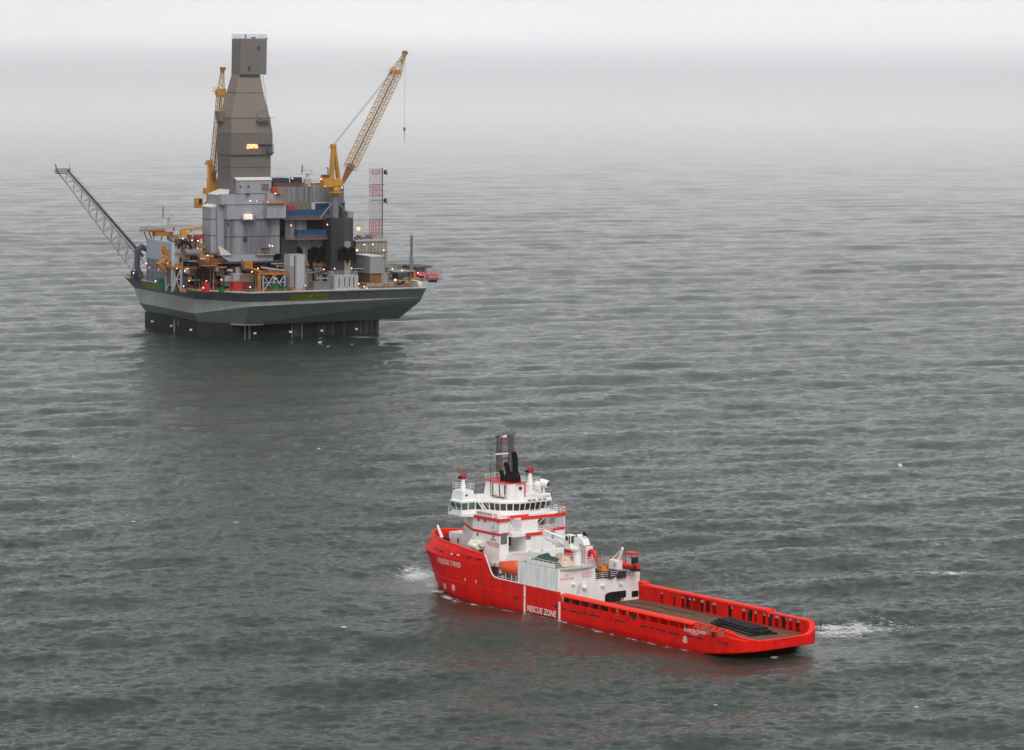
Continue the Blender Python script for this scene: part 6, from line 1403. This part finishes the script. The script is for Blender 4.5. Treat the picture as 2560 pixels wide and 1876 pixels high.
for (dx, dy) in ((-6.0, 0), (6.4, 0)): g.bar((ucx + dx * .22, vcy, zc0 + 5.5), (ucx + dx, vcy, zc0), .5)
build('pedestal_strut', g, STEEL, cr)
g = G().tube((ucx, vcy, zc1), (ucx, vcy, zc1 + 1.9), rr * 1.15, 18); g.tube((ucx, vcy, zc1 + .9), (ucx, vcy, zc1 + 1.3), rr * 2.3, 18); g.tube((ucx, vcy, zc1 + 1.9), (ucx, vcy, zc1 + 4.2), rr * 1.4, 18, rr * 1.0); build('slew_ring', g, YEL, cr, smooth=True)
fz = pq(841, 462, VC).z; g = G().box(ucx - 2.4, ucx + 2.4, vcy - 1.8, vcy + 1.8, zc1 + 3.6, fz + 2.0); build('slew_platform', g, YEL, cr)
b = pb(809.5, 836, 443, 468, VC - 1, 3.4); build('machine_house', G().box(*b), YEL, cr); b = pb(811, 824, 438, 446, VC - 1, 3); build('engine', G().box(*b), STEELD, cr); a = pq(820, 419, VC); g = G().path([(a.x, VC, b[5] - 1), (a.x, VC, a.z - .3), (a.x - .7, VC, a.z)], .18, 6); build('exhaust_pipe', g, BLACK, cr)
apx = pq(834.5, 363, VC + 1); f1 = pq(832, 443, VC); f2 = pq(849, 447, VC); g = G().bar((f1.x, VC + .2, f1.z), (apx.x - .2, VC + .6, apx.z), .9); g.bar((f1.x, VC + 2.4, f1.z), (apx.x - .2, VC + 1.6, apx.z), .9); g.bar((f2.x, VC + .2, f2.z), (apx.x + .2, VC + .6, apx.z), .7); g.bar((f2.x, VC + 2.4, f2.z), (apx.x + .2, VC + 1.6, apx.z), .7); g.box(apx.x - 1, apx.x + .7, VC, VC + 2.2, apx.z - .8, apx.z + .3); g.bar((apx.x - 2.4, VC + 1, apx.z - 1.0), (apx.x - .5, VC + 1, apx.z - 1.0), .2); build('gantry_frame', g, YEL, cr)
foot = pq(857, 458, VC + 1); foot = Vector((foot.x, VC + 1.2, foot.z)); tp = pq(1016, 129, VC + 1); tp = Vector((tp.x, VC + 1.2, tp.z))
j = crane_boom(cr, foot, tp, 1.9, YELD, 34)
g = G()
for dy in (-.6, .6): g.tube((apx.x, VC + 1.1 + dy, apx.z), (j.x - 1.5, j.y + dy, j.z + .3), .09, 4)
build('pendant_wire', g, STEEL, cr)
h0 = pq(1013, 146, VC + 1.2); h1 = pq(1011, 321, VC + 1.2); h2 = pq(1010.5, 355, VC + 1.2)
build('hoist_wire', G().tube((h0.x, VC + 1.2, tp.z - .5), (h1.x, VC + 1.2, h1.z), .055, 4), STEEL, cr); g = G().box(h1.x - .3, h1.x + .3, VC + .9, VC + 1.5, h1.z - 1.0, h1.z + .3); g.tube((h1.x, VC + 1.2, h1.z - 1), (h2.x, VC + 1.2, h2.z), .10, 5); build('hook', g, STEELD, cr)
hb2 = pq(1004.5, 152, VC + 1.2); g = G().ball((hb2.x, VC + 1.2, hb2.z), .6, 8, 1, 1, 1.9); g.tube((hb2.x, VC + 1.2, hb2.z - 1), (hb2.x, VC + 1.2, hb2.z - 2.2), .2, 6); build('main_block', g, ORR, cr)
# second crane, behind the tower on the left
VL = 24.0
a0 = pq(522, 486, VL); b0 = pq(522, 405, VL); o = thing('pedestal_crane', 'orange-yellow crane with steep boom standing left of the drilling tower', 'crane', Q, (a0.x, VL, a0.z - 10))
g = G().tube((a0.x + 1, VL + 1, a0.z - 14), (a0.x + 1, VL + 1, a0.z), 1.5, 14); g.box(a0.x - 1.2, a0.x + 5.5, VL - .5, VL + 3, a0.z, a0.z + 2.2); g.box(a0.x + 2, a0.x + 6, VL, VL + 2.4, a0.z + 2.2, a0.z + 4.8); build('slew_platform', g, YEL, o)
g = G().bar((a0.x + .2, VL, a0.z), (b0.x + .2, VL, b0.z), 1.1); g.bar((a0.x + 4.2, VL, a0.z + 1), (b0.x + .8, VL, b0.z), .8); g.box(b0.x - .9, b0.x + 1.4, VL - .8, VL + .8, b0.z - 1.0, b0.z + .6); g.box(b0.x - 1.6, b0.x - .6, VL - .5, VL + .5, b0.z - 1.0, b0.z - .3); g.bar((a0.x - .6, VL, a0.z - 4), (a0.x - .6, VL, a0.z + 6), .3); build('gantry_frame', g, YEL, o)
bl = pb(491, 507, 496, 517, VL - 1, 2.4); build('cab', G().box(*bl), YEL, o); bl2 = pb(497, 505, 498, 511, VL - 1.1, .2); build('cab_window', G().box(*bl2), BLACK, o); g = G().rail([(bl[0], VL - 1.2, bl[4]), (bl[1], VL - 1.2, bl[4])], 1.2, 1, .07); g.box(bl[0] - .3, bl[1] + 1.5, VL - 1.3, VL + 1, bl[4] - .5, bl[4]); build('cab_platform', g, ORR, o)
f_ = pq(533, 455, VL); t1 = pq(557, 170, VL); j = crane_boom(o, Vector((f_.x, VL, f_.z)), Vector((t1.x, VL, t1.z)), 1.25, YELD, 30, .1, .22)
g = G().tube((b0.x + .5, VL, b0.z), (j.x - .8, VL, j.z), .09, 4); build('pendant_wire', g, STEEL, o); hk = pq(549, 202, VL); build('luffing_frame', G().box(j.x - 1.3, j.x + 1.8, VL - 1, VL + 1, j.z - 1.6, j.z + 1.6), YEL, o)
# low orange pedestal crane with horizontal boom at the left
o = thing('service_crane', 'orange service crane with level boom above the left deck', 'crane', Q, (pq(458, 600, 12).x, 12, 28))
a = pq(455, 598, 12); t_ = pq(455, 575, 12); g = G().loft([[(a.x - .5, 11.2, a.z), (a.x + 3.5, 11.2, a.z), (a.x + 3.5, 12.8, a.z), (a.x - .5, 12.8, a.z)], [(t_.x - .8, 11.2, t_.z), (t_.x + .8, 11.2, t_.z), (t_.x + .8, 12.8, t_.z), (t_.x - .8, 12.8, t_.z)]]); build('post', g, YEL, o)
e_ = pq(500, 570, 12); build('boom', boxbeam((t_.x, 12, t_.z), (e_.x + .8, 12, e_.z), .8, .8, 1.0, 1.1), YEL, o); g = G().bar((a.x + 1.5, 12, a.z + 1.5), (pq(485, 572, 12).x, 12, e_.z - .3), .3); g.bar((a.x + 3, 12, a.z), (a.x + 9.5, 12, a.z - 3.2), .35); build('ram', g, YEL, o)
a = pq(352, 583, 22); b = pq(417, 583, 22); z2_ = pq(380, 574, 22).z; o = thing('service_gantry', 'horizontal orange gantry with red gear above the panelled wall', 'gantry', Q, (a.x, 22, a.z)); 
build('beam', G().box(a.x, b.x, 21, 24, a.z + .6, z2_), YEL, o); build('gear', G().box(a.x + 2.6, b.x - 1.2, 20.8, 21, a.z + .3, z2_ - .6), RIGDR, o); build('lower_beam', G().box(b.x - 5, b.x + 2, 20.5, 24, a.z - 1.2, a.z + .3), ORR, o); g = G()
for f in (.12, .3, .55, .85): g.bar((a.x + (b.x - a.x) * f, 22, a.z + .6), (a.x + (b.x - a.x) * f + (1.5 if f < .4 else -.8), 22, a.z - 3.2), .3)
g.rail([(a.x - .3, 20.8, a.z + .6), (b.x, 20.8, a.z + .6)], 1.6, 2, .07); build('legs', g, STEELD, o)
a = pq(426, 569, 18); bb_ = pb(425.5, 437, 569, 578, 18, 1); build('sign_board', G().box(*bb_), RIGRED, rig)
# orange valve stack in front of the panelled wall
o = thing('manifold_stack', 'twisted orange manifold frame in front of the blue-white panelled wall', 'manifold', Q, (pq(412, 650, -8).x, -8 + 8, 18)); VV = 0.0
pts_ = [(408, 614), (412, 632), (420, 640), (408, 652), (396, 660), (406, 672), (418, 682)]
P = [pq(x, y, VV) for x, y in pts_]; g = G(); g.path([(q.x, VV, q.z) for q in P], .85, 6); build('pipework', g, ORR, o)
g = G()
for x0, y0, x1, y1 in [(402, 622, 426, 626), (404, 612, 404, 640), (412, 608, 414, 640), (392, 660, 430, 656), (404, 640, 430, 648), (412, 680, 428, 680), (420, 640, 424, 686), (398, 652, 400, 668)]:
    a = pq(x0, y0, VV - .6); b = pq(x1, y1, VV - .6); g.bar(a, b, .35)
build('frame', g, YEL, o)
# flare boom
VF = 52.0
lo = pq(337, 679, VF); up_ = pq(363, 655, VF); tl = pq(149, 433, VF); tu = pq(172, 428, VF); tp_ = pq(140, 411, VF)
o = thing('flare_boom', 'long grey lattice boom slanting up over the sea from the platform\'s left end', 'flare boom', Q, (lo.x, VF, 17.6))
A_ = [(lo.x, VF + 2.5, lo.z), (up_.x - 1, VF - 1.5, up_.z + .2), (up_.x, VF + 4.5, up_.z + .8)]; B_ = [(tl.x, VF + 1.2, tl.z), (tu.x - .8, VF, tu.z - .3), (tu.x, VF + 2.2, tu.z)]
g = G(); k = 10
stt = [[Vector(A_[i]).lerp(Vector(B_[i]), 1 - (1 - jj / k) ** 1.0) for i in range(3)] for jj in range(k + 1)]
g.tube(A_[0], B_[0], .26, 6)
for jj in range(k):
    s0, s1 = stt[jj], stt[jj + 1]
    for i in (1, 2): g.tube(s0[0], s1[i], .17, 5); g.tube(s0[i], s0[0], .17, 5); 
    g.tube(s0[1], s0[2], .13, 4); g.tube(s0[1], s1[2], .13, 4); g.tube(s0[0].lerp(s1[0], .5), s0[1].lerp(s1[1], .5), .10, 4)
build('lattice', g, STEELL, o)
g = G()
for i in (1, 2): g.tube(A_[i], B_[i], .34, 6)
build('upper_chord', g, STEELL, o); g = G().tube(Vector(A_[2]) + Vector((1.0, .5, 1.0)), Vector(B_[2]) + Vector((.3, .2, .3)), .6, 6, .35); g.tube(Vector(A_[2]) + Vector((.2, -1.5, .9)), Vector(B_[2]) + Vector((0, -.5, .3)), .35, 6)
for jj in range(40): q = Vector(A_[2]).lerp(Vector(B_[2]), jj / 40) + Vector((.7, .3, .9)); g.tube(q, q + Vector((.25, 0, .9)), .08, 4)
build('flare_pipe', g, STEELD, o, smooth=True)
g = G().box(tl.x - .8, tu.x + .5, VF, VF + 3, tl.z - .3, tl.z); g.rail([(tl.x - .8, VF, tl.z), (tu.x + .5, VF, tl.z), (tu.x + .5, VF + 3, tl.z), (tl.x - .8, VF + 3, tl.z), (tl.x - .8, VF, tl.z)], 1.5, 1, .08); g.tube((tl.x, VF + 1, tl.z - .5), (tp_.x, VF + 1, tp_.z), .22, 6); g.tube((tu.x + .3, VF, tl.z), (tu.x + .3, VF, tl.z + 4), .06, 4); build('tip_platform', g, STEELD, o)

# ---- lit lamps, fixed a little in front of whatever they hang on
bpy.context.view_layer.update(); dg = bpy.context.evaluated_depsgraph_get()
LM = [(366, 659, 'w'), (373, 669.5, 'r'), (396, 674, 'r'), (420, 659, 'w'), (442.5, 671.5, 'w'), (468, 672.5, 'w'), (462, 677.5, 'w'), (389, 703, 'h'), (459, 716, 'h'), (473, 702.5, 'w'), (516, 702.5, 'w'), (480, 601, 'w'), (494.5, 621.5, 'w'), (457, 597, 'h'), (495, 602.5, 'h'), (519, 639, 'w'), (508, 720, 'h'), (645, 671.5, 'h'), (630, 680, 'w'), (625.5, 718, 'h'), (689, 697, 'w'), (669, 505.5, 'w'), (688.5, 484.5, 'w'), (773, 464, 'r'), (783, 449, 'h'), (803, 448, 'w'), (812, 466, 'r'), (855, 469.5, 'w'), (731, 446.5, 'h'), (727.5, 564, 'w'), (818.5, 562, 'w'), (674, 614.5, 'h'), (681, 615.5, 'w'), (804.5, 673, 'h'), (809.5, 674, 'h'), (836.5, 672, 'h'), (863.5, 671, 'h'), (879, 671.5, 'w'), (764, 714.5, 'w'), (898, 612.5, 'h'), (911, 612, 'h'), (932, 611.5, 'h'), (892.5, 626, 'W'), (959.5, 626, 'w'), (981, 673, 'h'), (985, 673, 'h'), (1005, 677, 'h'), (988, 700.5, 'W'), (897, 710, 'w'), (911, 717, 'w'), (1044.5, 683, 'h'), (1060, 686, 'h'), (896, 573, 'F'), (917, 721, 'h'), (330, 687, 'h'), (334, 683, 'h'), (553, 700, 'w'), (626, 503, 'w'), (642, 503.5, 'r')]
nl = 0
LM = [l for i, l in enumerate(LM) if not (l[2] == 'h' and i % 3 == 0)]
for px, py, kd in LM:
    d = ray(px, py).normalized(); hit, loc_, nrm, fi, ob, mt = scene.ray_cast(dg, EYE + d * 700, d, distance=700)
    while hit and ob.name.startswith('haze'): hit, loc_, nrm, fi, ob, mt = scene.ray_cast(dg, loc_ + d * .5, d, distance=700)
    if not hit or loc_.z < 12: loc_ = at_pl(px, py, Q.world(Vector((0, 8, 0))), Q.ey); 
    q = Q.loc(loc_ - d * .8); r_ = {'w': .24, 'h': .21, 'r': .2, 'W': .42, 'F': .8}[kd]
    build('lamp', G().ball(q, r_, 8), {'w': LAMPW, 'h': LAMPH, 'r': LAMPR, 'W': LAMPW, 'F': FIREL}[kd], rig, smooth=True); nl += 1
